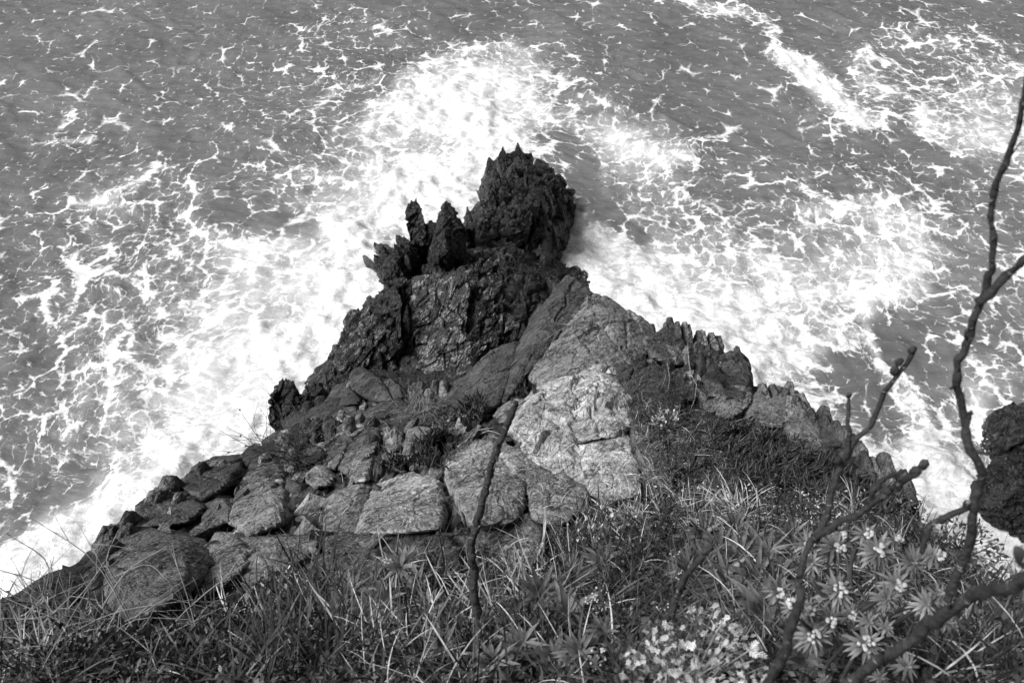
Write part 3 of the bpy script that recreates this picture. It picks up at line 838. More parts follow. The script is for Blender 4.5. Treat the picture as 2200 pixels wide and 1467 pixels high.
sea_rock('sea_rock', 'rounded black rock in the surf at the right picture edge, upper one', [
    ('boulder', zz((2122, 900, .2), (2135, 878, .4), (2165, 868, .6), (2215, 875, .7), (2290, 900, .6), (2290, 985, .4), (2215, 1000, .5), (2165, 975, .4), (2140, 940, .3), (2190, 920, 1.2)), 130, .07, M_WET),
    ('knob', zz((2150, 960, .4), (2190, 950, .8), (2240, 980, .8), (2230, 1010, .6), (2175, 1000, .4)), 80, .05, M_WET)], 'black boulders in the surf at the right edge')
sea_rock('sea_rock', 'rounded black rock in the surf at the right picture edge, lower one', [
    ('boulder', zz((2112, 1010, .3), (2150, 985, .6), (2210, 985, .9), (2300, 1010, .9), (2320, 1180, .2), (2230, 1170, .2), (2170, 1130, .2), (2118, 1085, .2), (2190, 1050, 1.4)), 190, .08, M_WET),
    ('knob', zz((2070, 1050, .1), (2095, 1030, .3), (2120, 1040, .5), (2125, 1075, .4), (2085, 1075, .1)), 60, .04, M_WET)], 'black boulders in the surf at the right edge')

# upright blades of split rock on the black rocks
def shard(parent, px, py, z, hpx, wpx, lean, mat=None):
    b0 = at_z(float(px), float(py), float(z)); k = b0[1] / FPX * 1.25
    ap = at_y(float(px + lean), float(py - hpx), b0[1] + 0.10)
    w = wpx * k * .5
    P = [b0 + np.array(v) for v in ((-w, -.05, 0), (w, -.08, 0), (w * .9, .16, 0), (-w * .8, .18, 0))]
    mid = b0 + (ap - b0) * .55
    P += [mid + np.array(v) for v in ((-w * .75, -.03, 0), (w * .7, -.05, 0), (w * .5, .10, 0))]
    P += [ap, ap + np.array([w * .18, .02, -.04]), b0 + np.array([0, .05, -.5])]
    put_rock('blade', P, mat or M_WET, hpx * 1.3, parent, .035, 26, 1.2, .015, res=1.8)
SR = [o for o in COL.objects if o.name.startswith('sea_rock')]
for i, L in {0: [(1056, 366, .6, 30, 20, -6), (1122, 350, 1.1, 40, 26, -12), (1166, 362, 1.0, 22, 30, -14), (1206, 394, .6, 18, 26, -10),
                 (1090, 420, 1.5, 50, 20, -12), (1120, 425, 1.7, 56, 22, -12), (1150, 440, 1.8, 56, 22, -12), (1180, 450, 1.4, 54, 20, -12), (1060, 440, .9, 44, 18, -10), (1205, 470, .6, 50, 18, -8), (1130, 490, 1.2, 54, 22, -10), (1165, 500, 1.0, 56, 22, -8), (1100, 500, .8, 44, 20, -10), (1190, 530, .5, 50, 18, -4), (1212, 440, .4, 40, 14, -4), (1040, 470, .5, 34, 16, -8), (1070, 400, 1.1, 44, 18, -10)],
             3: [(830, 560, .8, 36, 18, -10), (855, 560, 1.0, 40, 18, -8), (878, 575, .9, 36, 16, -6), (815, 575, .5, 30, 16, -12), (845, 590, .8, 34, 18, -6)],
             5: [(830, 660, .9, 60, 22, 2), (860, 660, 1.0, 62, 22, 2), (845, 720, .8, 70, 24, 2), (872, 730, .8, 80, 20, 2), (818, 730, .6, 60, 20, 2), (850, 780, .6, 70, 22, 2)],
             6: [(770, 700, .4, 40, 18, -2), (795, 720, .6, 50, 20, -2), (760, 750, .4, 46, 20, -2), (790, 780, .6, 50, 22, -2), (740, 790, .4, 44, 20, -2), (815, 800, .6, 50, 20, 0), (720, 815, .3, 34, 18, -2)],
             7: [(1020, 610, 1.2, 46, 20, 4), (1050, 600, 1.2, 50, 22, 4), (1080, 610, 1.2, 50, 22, 4), (1115, 620, 1.1, 56, 22, 4), (1145, 620, 1.0, 50, 20, 4), (1172, 625, .8, 44, 18, 4), (1035, 680, 1.0, 56, 24, 8), (1070, 690, 1.0, 60, 22, 8), (1105, 690, .9, 60, 22, 8), (1140, 670, .9, 54, 20, 8), (1020, 730, .9, 44, 22, 8), (1060, 740, .8, 48, 22, 10)]}.items():
    for a in L: shard(SR[i], *a)

# ---------------------------------------------------------------- the dry ridge
G1 = 'big slabs of the ridge'
stone('ridge_slab', [(1195, 608), (1217, 599), (1243, 612), (1269, 634), (1228, 645), (1199, 680), (1162, 730), (1140, 776), (1100, 845), (1072, 880), (1070, 850), (1098, 781), (1126, 715), (1158, 663)], .05, M_DARK_DRY,
      'long leaning slab forming the left crest of the ridge', G1, extra=[(1215, 625, .22), (1180, 665, .28), (1140, 730, .3), (1105, 800, .28)], depth=1.6, amp=.045, sharp=26, layer=1.8)
stone('ridge_slab', [(1265, 630), (1287, 637), (1324, 656), (1368, 685), (1397, 700), (1388, 735), (1383, 770), (1331, 795), (1291, 800), (1236, 810), (1180, 834), (1140, 818), (1125, 800), (1155, 766), (1199, 745), (1232, 705), (1255, 665)], .10, M_RIDGE,
      'broad tilted flat slab at the top of the ridge', G1, extra=[(1275, 650, .22), (1330, 690, .2), (1240, 740, .16)], depth=1.6, amp=.035, sharp=26, layer=.6)
stone('ridge_slab', [(1000, 832), (1022, 785), (1055, 748), (1107, 733), (1112, 751), (1098, 818), (1075, 870), (1037, 884), (1004, 862)], .10, M_DARK_DRY,
      'banded slab leaning left of the ridge crest', G1, extra=[(1050, 770, .2), (1030, 830, .2)], depth=1.2, amp=.04, sharp=24, layer=1.3)
stone('ridge_slab', [(948, 838), (985, 812), (1015, 800), (1040, 792), (1020, 860), (1000, 884), (960, 866)], .08, M_DARK_DRY, 'low layered slab below the banded slab', G1, amp=.03, layer=1.4)
G2 = 'pale outcrop in the middle'
stone('outcrop_rock', [(1162, 836), (1184, 829), (1200, 842), (1215, 880), (1232, 925), (1245, 960), (1255, 1035), (1206, 1030), (1162, 1000), (1135, 965), (1107, 928), (1110, 899), (1140, 873)], .14, M_WHITE,
      'whitest ridged outcrop rock in the middle of the point', G2, extra=[(1165, 880, .25), (1190, 940, .22)], amp=.085, sharp=18, layer=1.5, grow=1.14)
stone('outcrop_rock', [(1184, 829), (1206, 818), (1236, 799), (1258, 793), (1291, 781), (1313, 796), (1331, 825), (1353, 869), (1368, 905), (1330, 935), (1280, 930), (1240, 950), (1225, 890), (1205, 850)], .14, M_WHITE,
      'pale jagged outcrop rock with stepped top behind the whitest one', G2, extra=[(1285, 805, .22), (1265, 850, .2), (1320, 870, .15)], amp=.09, sharp=18, layer=1.5, grow=1.12)
stone('outcrop_rock', [(1255, 940), (1275, 925), (1310, 924), (1342, 940), (1360, 975), (1372, 1016), (1368, 1058), (1320, 1070), (1275, 1055), (1250, 1000)], .12, M_WHITE, 'smooth pale rounded rock with grass hanging over it', G2, amp=.05, sharp=14, layer=.9, grow=1.2)
stone('outcrop_rock', [(1060, 892), (1085, 866), (1110, 855), (1137, 860), (1128, 880), (1110, 905), (1075, 908)], .08, M_PALE, 'small pale rock wedged at the foot of the leaning slab', G2, amp=.02)
stone('outcrop_rock', [(1345, 870), (1372, 880), (1410, 930), (1440, 1000), (1430, 1050), (1390, 1040), (1372, 1000), (1355, 930)], .09, M_MID, 'rough lichened rock right of the pale outcrop', G2, amp=.05)
stone('outcrop_rock', [(1370, 690), (1400, 705), (1440, 735), (1470, 770), (1465, 785), (1430, 780), (1400, 770), (1385, 745)], .10, M_MID, 'pointed rock on the ridge right of the flat slab', G2, amp=.04)
stone('outcrop_rock', [(1300, 790), (1345, 775), (1385, 765), (1440, 800), (1480, 860), (1440, 900), (1380, 890), (1335, 850)], .06, M_DARK_DRY, 'dark weedy rock face below the flat slab', G2, amp=.06)
G3 = 'large boulders below the ridge'
stone('boulder', [(802, 1040), (843, 1023), (887, 1018), (918, 1026), (942, 1036), (950, 1067), (959, 1111), (949, 1138), (891, 1146), (850, 1142), (809, 1150), (768, 1146), (782, 1091)], .14, M_PALE,
      'broad flat-faced grey boulder with square shoulders', G3, extra=[(850, 1050, .2), (920, 1060, .18), (800, 1120, .12)], amp=.03, sharp=26, layer=.4)
stone('boulder', [(693, 1138), (700, 1074), (717, 1059), (755, 1043), (782, 1035), (799, 1043), (789, 1091), (768, 1142), (697, 1148)], .10, M_MID,
      'split boulder face joined to the left side of the flat-faced boulder', G3, extra=[(770, 1055, .2), (745, 1110, .16)], amp=.04, sharp=24, layer=1.2)
stone('boulder', [(959, 1002), (969, 978), (993, 961), (1027, 944), (1055, 948), (1090, 955), (1123, 972), (1138, 1023), (1133, 1091), (1113, 1125), (1044, 1140), (1010, 1136), (978, 1091), (959, 1043)], .22, M_PALE,
      'tall rounded pale boulder behind the bare sapling', G3, extra=[(1030, 985, .3), (1085, 1010, .3)], amp=.035, sharp=12, layer=.5)
stone('boulder', [(1120, 975), (1160, 1000), (1210, 1030), (1255, 1040), (1265, 1090), (1200, 1130), (1140, 1120), (1132, 1040)], .10, M_PALE, 'low pale rock between the rounded boulder and the grass', G3, amp=.04, layer=.6)
stone('boulder', [(255, 1145), (291, 1136), (345, 1139), (391, 1159), (400, 1195), (405, 1232), (386, 1277), (345, 1318), (300, 1338), (268, 1332), (227, 1291), (214, 1241), (218, 1200)], .30, M_MID,
      'big round-nosed boulder at the lower left brink', G3, extra=[(330, 1170, .36), (370, 1220, .4), (300, 1260, .36), (345, 1280, .36)], amp=.05, sharp=14, layer=.8)
stone('boulder', [(505, 1073), (532, 1036), (559, 995), (586, 992), (608, 1014), (612, 1073), (605, 1127), (536, 1152), (491, 1118)], .14, M_MID,
      'pale cracked boulder left of the dark cleft', G3, extra=[(570, 1015, .22), (585, 1070, .2)], amp=.05, sharp=20, layer=1.1)
stone('boulder', [(414, 1278), (436, 1186), (464, 1145), (509, 1150), (530, 1180), (525, 1225), (450, 1280)], .12, M_MID, 'wedge boulder right of the round-nosed boulder', G3, amp=.04)
stone('boulder', [(515, 1155), (600, 1150), (672, 1152), (690, 1165), (665, 1195), (600, 1230), (540, 1255), (510, 1240)], .10, M_MID, 'flat lichened boulder with level top half under grass', G3, amp=.03, sharp=24, layer=.5)
stone('boulder', [(693, 1169), (700, 1152), (730, 1146), (765, 1146), (806, 1150), (815, 1180), (825, 1225), (760, 1250), (700, 1230)], .12, M_MID, 'lichen-spotted boulder below the split boulder', G3, amp=.03, sharp=18, layer=.5)
stone('boulder', [(812, 1152), (870, 1146), (955, 1140), (985, 1175), (990, 1230), (900, 1255), (830, 1235)], .10, M_DARK_DRY, 'dark low rock under the flat-faced boulder, fringed by grass', G3, amp=.04)
stone('boulder', [(1020, 1140), (1082, 1120), (1135, 1100), (1170, 1142), (1160, 1210), (1060, 1215), (1000, 1180)], .10, M_MID, 'spotted rock at the foot of the tall rounded boulder', G3, amp=.03, sharp=18, layer=.5)
stone('boulder', [(395, 1025), (418, 1000), (459, 982), (509, 977), (520, 991), (505, 1020), (480, 1048), (436, 1076), (409, 1060), (386, 1047)], .16, M_DARK_DRY, 'dark humped rock on the left brink', G3, amp=.06, layer=1.3)
stone('boulder', [(332, 1064), (355, 1041), (386, 1045), (427, 1073), (440, 1091), (400, 1125), (340, 1115), (285, 1135), (291, 1085), (314, 1068)], .14, M_DARK_DRY, 'dark folded rock below the humped rock on the left brink', G3, amp=.06, layer=1.3)
stone('boulder', [(177, 1235), (218, 1159), (255, 1139), (258, 1177), (222, 1240), (198, 1268)], .10, M_DARK_DRY, 'steep dark strip of rock outside the round-nosed boulder', G3, amp=.05, layer=1.2)
stone('boulder', [(40, 1290), (75, 1255), (120, 1235), (165, 1228), (180, 1262), (150, 1290), (90, 1310)], .12, M_DARK_DRY, 'dark layered rock behind dry stems at the left edge', G3, amp=.05, layer=1.4)
stone('boulder', [(744, 820), (755, 794), (775, 787), (802, 800), (823, 822), (840, 845), (846, 860), (809, 864), (775, 850), (755, 838)], .22, M_DARK_DRY, 'leaning oval boulder on the edge above the black rocks', G3, amp=.04, sharp=14)
G4 = 'loose stones on the left slope'
stone('loose_stone', [(819, 817), (840, 811), (860, 828), (872, 854), (846, 862), (828, 835)], .14, M_DARK_DRY, 'small rounded stone touching the leaning oval boulder', G4, sharp=14)
stone('loose_stone', [(703, 854), (714, 832), (741, 825), (763, 842), (778, 858), (768, 868), (734, 872), (703, 871)], .14, M_DARK_DRY, 'dark flat slab stone under the oval boulder', G4)
stone('loose_stone', [(645, 909), (686, 890), (714, 876), (736, 886), (731, 902), (686, 916), (652, 920)], .10, M_MID, 'long pale stone lying on the left slope', G4)
stone('loose_stone', [(672, 882), (690, 870), (703, 868), (704, 884), (685, 890)], .07, M_MID, 'small pale stone above the long pale stone', G4)
stone('loose_stone', [(738, 874), (765, 872), (770, 888), (750, 896), (732, 888)], .07, M_MID, 'small grey stone wedged beneath the dark flat slab', G4)
stone('loose_stone', [(772, 866), (780, 856), (788, 868), (782, 884), (772, 882)], .06, M_PALE, 'tiny white stone beside the wedged grey stone', G4)
stone('loose_stone', [(800, 880), (830, 872), (845, 885), (825, 900), (800, 898)], .07, M_DARK_DRY, 'dark splintered stone right of the tiny white stone', G4)
stone('loose_stone', [(720, 933), (741, 914), (775, 907), (787, 917), (763, 936), (727, 940)], .09, M_PALE, 'pale flat stone topping the row of split blocks', G4)
stone('loose_stone', [(705, 1004), (704, 982), (714, 955), (738, 941), (748, 951), (733, 984), (720, 1008)], .12, M_MID, 'leftmost of the row of split blocks', G4, sharp=26)
stone('loose_stone', [(724, 1006), (744, 961), (768, 941), (784, 920), (813, 918), (818, 941), (804, 970), (765, 978), (751, 1022)], .14, M_MID, 'long middle block in the row of split blocks', G4, sharp=26)
stone('loose_stone', [(749, 1026), (761, 974), (775, 967), (804, 968), (797, 995), (787, 1036), (765, 1038)], .18, M_PALE, 'upright rectangular block at the front of the split blocks', G4, sharp=28)
stone('loose_stone', [(787, 1036), (802, 985), (814, 965), (826, 975), (818, 1010), (807, 1038)], .06, M_DARK_DRY, 'dark thin block right of the upright rectangular block', G4, sharp=26)
stone('loose_stone', [(656, 1018), (680, 999), (702, 1002), (716, 1023), (707, 1043), (676, 1050), (657, 1035)], .14, M_PALE, 'round pale stone left of the split blocks', G4, sharp=12)
stone('loose_stone', [(864, 974), (877, 922), (901, 915), (930, 922), (920, 957), (877, 988)], .10, M_PALE, 'pale slanting slab beside the fleshy green plant', G4, sharp=24)
stone('loose_stone', [(934, 922), (944, 903), (952, 920), (946, 940), (937, 934)], .06, M_PALE, 'pale pointed shard standing among the fleshy plants', G4, sharp=28)
stone('loose_stone', [(609, 1060), (618, 1025), (648, 1040), (642, 1092), (607, 1080)], .10, M_DARK_DRY, 'dark block with white quartz top at the cleft', G4, sharp=26)
stone('loose_stone', [(432, 1093), (459, 1062), (480, 1073), (494, 1091), (494, 1120), (436, 1140)], .10, M_MID, 'grey stone between the humped rock and the cracked boulder', G4)
stone('loose_stone', [(400, 1192), (430, 1183), (442, 1200), (436, 1262), (405, 1252)], .05, M_DARK_DRY, 'layered dark stone jammed behind the round-nosed boulder', G4, layer=1.6)
stone('loose_stone', [(275, 1338), (318, 1332), (322, 1365), (288, 1374)], .07, M_DARK_DRY, 'small dark stone under the round-nosed boulder', G4, sharp=14)
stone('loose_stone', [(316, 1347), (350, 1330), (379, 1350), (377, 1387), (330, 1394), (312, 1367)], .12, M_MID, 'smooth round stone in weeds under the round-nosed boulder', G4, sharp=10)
stone('loose_stone', [(590, 950), (615, 930), (650, 925), (660, 945), (630, 965), (595, 968)], .07, M_DARK_DRY, 'dark stone under the wiry dead bush', G4)
stone('loose_stone', [(640, 975), (665, 960), (690, 965), (685, 990), (655, 998)], .07, M_MID, 'grey stone just above the round pale stone', G4)
stone('loose_stone', [(820, 935), (845, 918), (866, 930), (860, 965), (835, 975)], .09, M_MID, 'grey stone between split blocks and slanting slab', G4)
stone('loose_stone', [(1065, 1195), (1082, 1180), (1095, 1195), (1085, 1212), (1068, 1210)], .03, M_PALE, 'pale lichened pebble by the sapling stem', G4, sharp=10)

# ---------------------------------------------------------------- right flank
G5 = 'upright rocks along the right brink'
stone('brink_rock', [(1412, 718), (1429, 704), (1459, 703), (1472, 721), (1472, 750), (1440, 745)], .16, M_DARK_DRY, 'small dark ribbed rock first along the right brink', G5, layer=2.0, amp=.05)
col_e = None
for i, (x0, y0, y1) in enumerate([(1470, 742, 792), (1481, 735, 796), (1492, 731, 806), (1503, 727, 812), (1514, 732, 806)]):
    if i == 0:
        c0 = at_d(1495., 775., D(1495., 775.))
        col_e = empty('brink_rock', c0.tolist(), label='cluster of thin standing rock plates on the right brink', category='rock', group=G5)
    stone('plate', [(x0, y0 + 8), (x0 + 4, y0), (x0 + 11, y0 + 3), (x0 + 12, y1 - 6), (x0 + 6, y1), (x0 + 1, y1 - 4)], .10 + .04 * (i % 2), M_DARK_DRY if i % 2 else M_MID, parent=col_e, amp=.025, sharp=26, layer=.8)
stone('brink_rock', [(1526, 759), (1544, 754), (1551, 770), (1549, 800), (1525, 800)], .10, M_DARK_DRY, 'narrow dark rock between standing plates and jagged rock', G5, layer=1.6)
stone('brink_rock', [(1550, 764), (1568, 754), (1590, 762), (1606, 782), (1611, 811), (1611, 832), (1590, 822), (1568, 822), (1553, 797)], .20, M_DARK_DRY, 'jagged dark rock overhanging the surf on the right brink', G5, layer=1.8, amp=.06)
stone('brink_rock', [(1503, 858), (1525, 835), (1552, 818), (1585, 822), (1614, 832), (1619, 860), (1595, 888), (1557, 902), (1525, 890)], .14, M_MID, 'broad rough grey rock below the jagged dark rock', G5, amp=.07, layer=1.2)
stone('brink_rock', [(1609, 900), (1610, 868), (1623, 846), (1640, 836), (1664, 844), (1660, 887), (1685, 922), (1650, 920)], .14, M_MID, 'first of three grey columns on the right brink', G5, amp=.05, layer=1.4)
stone('brink_rock', [(1661, 843), (1672, 829), (1690, 834), (1694, 857), (1690, 918), (1672, 910), (1663, 884)], .16, M_MID, 'narrow middle one of three grey columns on the right brink', G5, amp=.04, layer=1.4)
stone('brink_rock', [(1691, 848), (1713, 842), (1737, 857), (1750, 887), (1757, 925), (1770, 970), (1732, 972), (1700, 940), (1690, 912)], .16, M_MID, 'widest of three grey columns, nearest the fleshy mat', G5, amp=.06, layer=1.4)
stone('brink_rock', [(1748, 893), (1775, 904), (1799, 931), (1812, 957), (1778, 976), (1754, 935)], .12, M_DARK_DRY, 'smooth dark rock beyond the widest grey column', G5, amp=.04)
stone('brink_rock', [(1775, 971), (1814, 945), (1841, 972), (1860, 981), (1884, 996), (1888, 1040), (1835, 1025), (1800, 1000)], .12, M_DARK_DRY, 'dark rock behind the fork of the bare branch', G5, amp=.05)
stone('brink_rock', [(1885, 1030), (1905, 1015), (1930, 1028), (1960, 1050), (1975, 1085), (1935, 1090), (1895, 1070)], .14, M_DARK_DRY, 'dark humped rock behind the thick knotted branch', G5, amp=.05)
stone('brink_rock', [(1525, 933), (1527, 906), (1546, 903), (1554, 925), (1548, 945)], .08, M_MID, 'small grey rock at the left end of the fleshy mat', G5)
stone('brink_rock', [(1440, 800), (1475, 790), (1515, 812), (1520, 850), (1485, 860), (1450, 840)], .06, M_DARK_DRY, 'weedy dark rock below the standing plates', G5, amp=.05)
stone('brink_rock', [(1375, 1000), (1420, 985), (1450, 1010), (1440, 1060), (1400, 1065)], .05, M_MID, 'half-buried rock in grass right of the smooth pale rock', G5, amp=.04)

# ---------------------------------------------------------------- rubble between the blocks
def rubble():
    r = np.random.default_rng(5)
    POLY = [(180, 1260), (330, 1090), (480, 1000), (700, 870), (880, 855), (1000, 830), (1110, 760), (1230, 650), (1400, 720), (1600, 800), (1780, 960), (1780, 1000), (1500, 1000), (1300, 1100), (1000, 1230), (500, 1260)]
    c = np.stack([r.uniform(180, 1780, 9000), r.uniform(640, 1260, 9000)], 1); c = c[inside(c[:, 0], c[:, 1], POLY)][:1500]
    n = len(c)
    p = at_d(c[:, 0], c[:, 1], D(c[:, 0], c[:, 1]) + sink(c[:, 0], c[:, 1]) * r.uniform(.5, 1.0, n))
    sz = np.minimum(0.030 * (r.pareto(2.0, n) + 0.7), 0.085)
    box = np.array([[x, y, z] for x in (-1, 1) for y in (-1, 1) for z in (-1, 1)], float)
    k = box[None] * (1 + r.normal(0, .22, (n, 8, 3))) * (sz[:, None] * np.stack([r.uniform(.25, .6, n), r.uniform(.6, 1.3, n), r.uniform(.6, 1.3, n)], 1))[:, None]
    k = k @ FRAME.T          # plates lie along the layers of the rock, more or less
    a = r.normal(0, .5, n); co, si = np.cos(a), np.sin(a); z0, z1 = np.zeros(n), np.ones(n)
    R1 = np.stack([np.stack([co, -si, z0], 1), np.stack([si, co, z0], 1), np.stack([z0, z0, z1], 1)], 1)
    b = r.normal(0, .6, n); co, si = np.cos(b), np.sin(b)
    R2 = np.stack([np.stack([z1, z0, z0], 1), np.stack([z0, co, -si], 1), np.stack([z0, si, co], 1)], 1)
    k = np.einsum('nij,nvj->nvi', R1 @ R2, k) + p[:, None]
    f = np.array([[0, 1, 3, 2], [4, 6, 7, 5], [0, 4, 5, 1], [2, 3, 7, 6], [0, 2, 6, 4], [1, 5, 7, 3]])
    F = (f[None] + (np.arange(n) * 8)[:, None, None]).reshape(-1, 4)
    me = mesh_from('rubble', k.reshape(-1, 3), F, None, False, mats=[M_MID, M_DARK_DRY, M_PALE], midx=np.repeat(r.choice([0, 0, 1, 0, 2], n), 6))
    link('rubble', me, kind='stuff', label='broken stone chips lying in the gaps between the rocks', category='rubble')
rubble()

# ---------------------------------------------------------------- serrated brinks: rows of upright shards
def shard_row(label, pts, n, hlo, hhi, wlo, whi, lean, mat, seed, group, jit=8):
    r = np.random.default_rng(seed); p = np.array(pts, float)
    seg = np.concatenate([[0], np.cumsum(np.linalg.norm(np.diff(p, axis=0), axis=1))])
    ts = np.sort(r.random(n)) * seg[-1]
    x = np.interp(ts, seg, p[:, 0]) + r.normal(0, jit * .4, n); y = np.interp(ts, seg, p[:, 1]) + np.abs(r.normal(0, jit, n))
    mid = at_d(float(x.mean()), float(y.mean()), D(float(x.mean()), float(y.mean())))
    e = empty('serrated_rocks', mid.tolist(), label=label, category='rock', group=group)
    for i in range(n):
        h, w = r.uniform(hlo, hhi), r.uniform(wlo, whi); ln = lean + r.normal(0, 5)
        d = D(x[i], y[i]); b0 = at_d(x[i], y[i], d + .02); k = d / FPX
        ap = b0 + np.array([ln * k, .08, h * k * 1.25]); W = w * k * .5
        P = [b0 + np.array(v) for v in ((-W, -.10, -.05), (W, -.12, -.05), (W * .9, .18, -.1), (-W * .9, .16, -.1), (-W * .8, -.2, -.35), (W * .8, -.2, -.35), (0, .2, -.4))]
        m = b0 + (ap - b0) * .6
        P += [m + np.array(v) for v in ((-W * .8, -.05, 0), (W * .75, -.07, 0), (W * .6, .1, 0), (-W * .6, .1, 0))]
        P += [ap + np.array([-W * .12, -.01, 0]), ap + np.array([W * .5, .02, -.07])]
        put_rock('shard', P, mat[int(r.integers(len(mat)))], h * 1.6, e, .035, 26, 1.6, 0.0, res=1.9)
G6 = 'serrated rows of shards along the brinks'
shard_row('row of upright dark shards along the upper right brink', [(1400, 712), (1440, 722), (1530, 745), (1600, 785), (1615, 825)], 20, 16, 38, 10, 20, -3, [M_DARK_DRY, M_DARK_DRY, M_MID], 1, G6)
shard_row('row of upright shards along the lower right brink', [(1625, 845), (1700, 858), (1750, 905), (1820, 960), (1880, 1015), (1960, 1070)], 24, 16, 36, 12, 24, -4, [M_DARK_DRY, M_MID, M_DARK_DRY], 2, G6)
shard_row('broken rows of dark shards along the left brink', [(200, 1195), (260, 1140), (330, 1075), (390, 1025), (470, 995), (530, 975)], 13, 5, 26, 16, 46, 4, [M_DARK_DRY, M_DARK_DRY, M_MID], 3, G6, 22)
shard_row('splintered plates beside the leaning oval boulder', [(640, 890), (700, 865), (770, 830), (840, 838), (900, 848), (960, 840)], 18, 8, 20, 12, 26, -6, [M_DARK_DRY, M_MID], 4, G6, 12)
shard_row('splintered plates stacked among the split blocks', [(600, 960), (660, 930), (720, 905), (800, 900), (850, 940), (830, 1000)], 22, 6, 16, 14, 30, -6, [M_MID, M_DARK_DRY, M_PALE], 5, G6, 26)
# ================================================================== PLANTS
M_GRASS_DRY = plain_material('dry_grass', 0.28, 0.62, 0.7, 30)
M_GRASS = plain_material('green_grass', 0.02, 0.10, 0.55, 25)
M_LEAF_DARK = plain_material('dark_leaf', 0.014, 0.06, 0.5, 20, rnd=0.35)
M_LEAF = plain_material('mid_leaf', 0.045, 0.165, 0.5, 20, rnd=0.3)
M_LEAF_PALE = plain_material('pale_felted_leaf', 0.30, 0.66, 0.8, 25, rnd=0.25)
M_EUPH = plain_material('spurge_leaf', 0.09, 0.23, 0.5, 20, rnd=0.3)
M_FLOWER = plain_material('spurge_flower', 0.28, 0.56, 0.7, 60)
M_SUCC = plain_material('fleshy_leaf', 0.025, 0.085, 0.4, 14)
M_TWIG = plain_material('dry_twig', 0.14, 0.36, 0.8, 20)
M_TWIG_DARK = plain_material('dark_twig', 0.02, 0.08, 0.8, 20)
M_LITTER = plain_material('leaf_litter', 0.02, 0.14, 0.8, 12)

def bark_material():
    m, nt, n, l, bs = new_mat('ringed_bark'); b = NB(nt)
    t = b.attr('along').outputs['Fac']
    p = b.pos()
    w = b.math('ADD', b.math('MULTIPLY', t, 34.0), b.math('MULTIPLY', b.noise(p, 30, 3), 2.2))
    ring = b.math('FRACT', w)
    scar = b.ramp(ring, 0.80, 0.95)
    scar = b.math('MULTIPLY', scar, b.ramp(b.noise(p, 45, 2), 0.5, 0.66))
    base = b.ramp(b.noise(p, 40, 5, 0.65), 0.3, 0.72, 0.004, 0.036, False)
    col = b.mix(b.math('MULTIPLY', scar, 0.6), base, 0.30)
    l.new(b.grey(col), bs.inputs['Base Color'])
    bs.inputs['Roughness'].default_value = 0.8
    h = b.math('ADD', b.noise(p, 90, 4), b.math('MULTIPLY', scar, 1.0))
    l.new(b.bump(h, 0.9, 0.008), bs.inputs['Normal'])
    return m
M_BARK = bark_material()

class Acc:
    """collects ribbons, tubes and leaves into one mesh"""
    def __init__(s): s.V, s.F, s.M, s.n, s.T = [], [], [], 0, []
    def add(s, V, F, m=0, t=None):
        s.V.append(V); s.F += [[i + s.n for i in f] for f in F]; s.M += [m] * len(F); s.n += len(V)
        s.T.append(np.zeros(len(V)) if t is None else t)
    def ribbon(s, P, W, side, m=0, fold=0.0):
        P = np.asarray(P, float); k = len(P)
        L = P + side * W[:, None]; R = P - side * W[:, None]
        V = np.empty((2 * k, 3)); V[0::2] = L; V[1::2] = R
        s.add(V, [[2 * i, 2 * i + 1, 2 * i + 3, 2 * i + 2] for i in range(k - 1)], m)
    def tube(s, P, R, sides=6, m=0, cap=True):
        P = np.asarray(P, float); k = len(P); R = np.broadcast_to(np.asarray(R, float), (k,))
        T = np.gradient(P, axis=0); T /= np.linalg.norm(T, axis=1, keepdims=True) + 1e-9
        ref = np.array([0.31, 0.87, 0.38]); 
        A = np.cross(T, ref); A /= np.linalg.norm(A, axis=1, keepdims=True) + 1e-9
        Bv = np.cross(T, A)
        th = np.arange(sides) * 2 * math.pi / sides
        ring = A[:, None] * np.cos(th)[None, :, None] + Bv[:, None] * np.sin(th)[None, :, None]
        V = (P[:, None] + ring * R[:, None, None]).reshape(-1, 3)
        F = []
        for i in range(k - 1):
            for j in range(sides):
                a, b_ = i * sides + j, i * sides + (j + 1) % sides
                F.append([a, b_, b_ + sides, a + sides])
        if cap: F += [list(range(sides))[::-1], [(k - 1) * sides + j for j in range(sides)]]
        seg = np.concatenate([[0], np.cumsum(np.linalg.norm(np.diff(P, axis=0), axis=1))])
        s.add(V, F, m, np.repeat(seg, sides))
    def build(s, name, mats, smooth=True):
        me = mesh_from(name, np.concatenate(s.V), s.F, None, smooth, mats=mats, midx=s.M)
        at = me.attributes.new('along', 'FLOAT', 'POINT'); at.data.foreach_set('value', np.concatenate(s.T).astype(np.float32))
        return me
def unit(v): v = np.asarray(v, float); return v / (np.linalg.norm(v) + 1e-12)
UP = np.array([0, 0, 1.0])
PR = np.random.default_rng(21)

def curve(P, n):
    """smooth curve through the points"""
    P = np.asarray(P, float)
    t = np.concatenate([[0], np.cumsum(np.linalg.norm(np.diff(P, axis=0), axis=1))]); t /= t[-1]
    ts = np.linspace(0, 1, n)
    M = np.gradient(P, t, axis=0)
    i = np.clip(np.searchsorted(t, ts, 'right') - 1, 0, len(t) - 2)
    h = (t[i + 1] - t[i])[:, None]; u = ((ts - t[i]) / (t[i + 1] - t[i]))[:, None]
    return (2*u**3-3*u**2+1)*P[i] + (u**3-2*u**2+u)*h*M[i] + (-2*u**3+3*u**2)*P[i+1] + (u**3-u**2)*h*M[i+1]

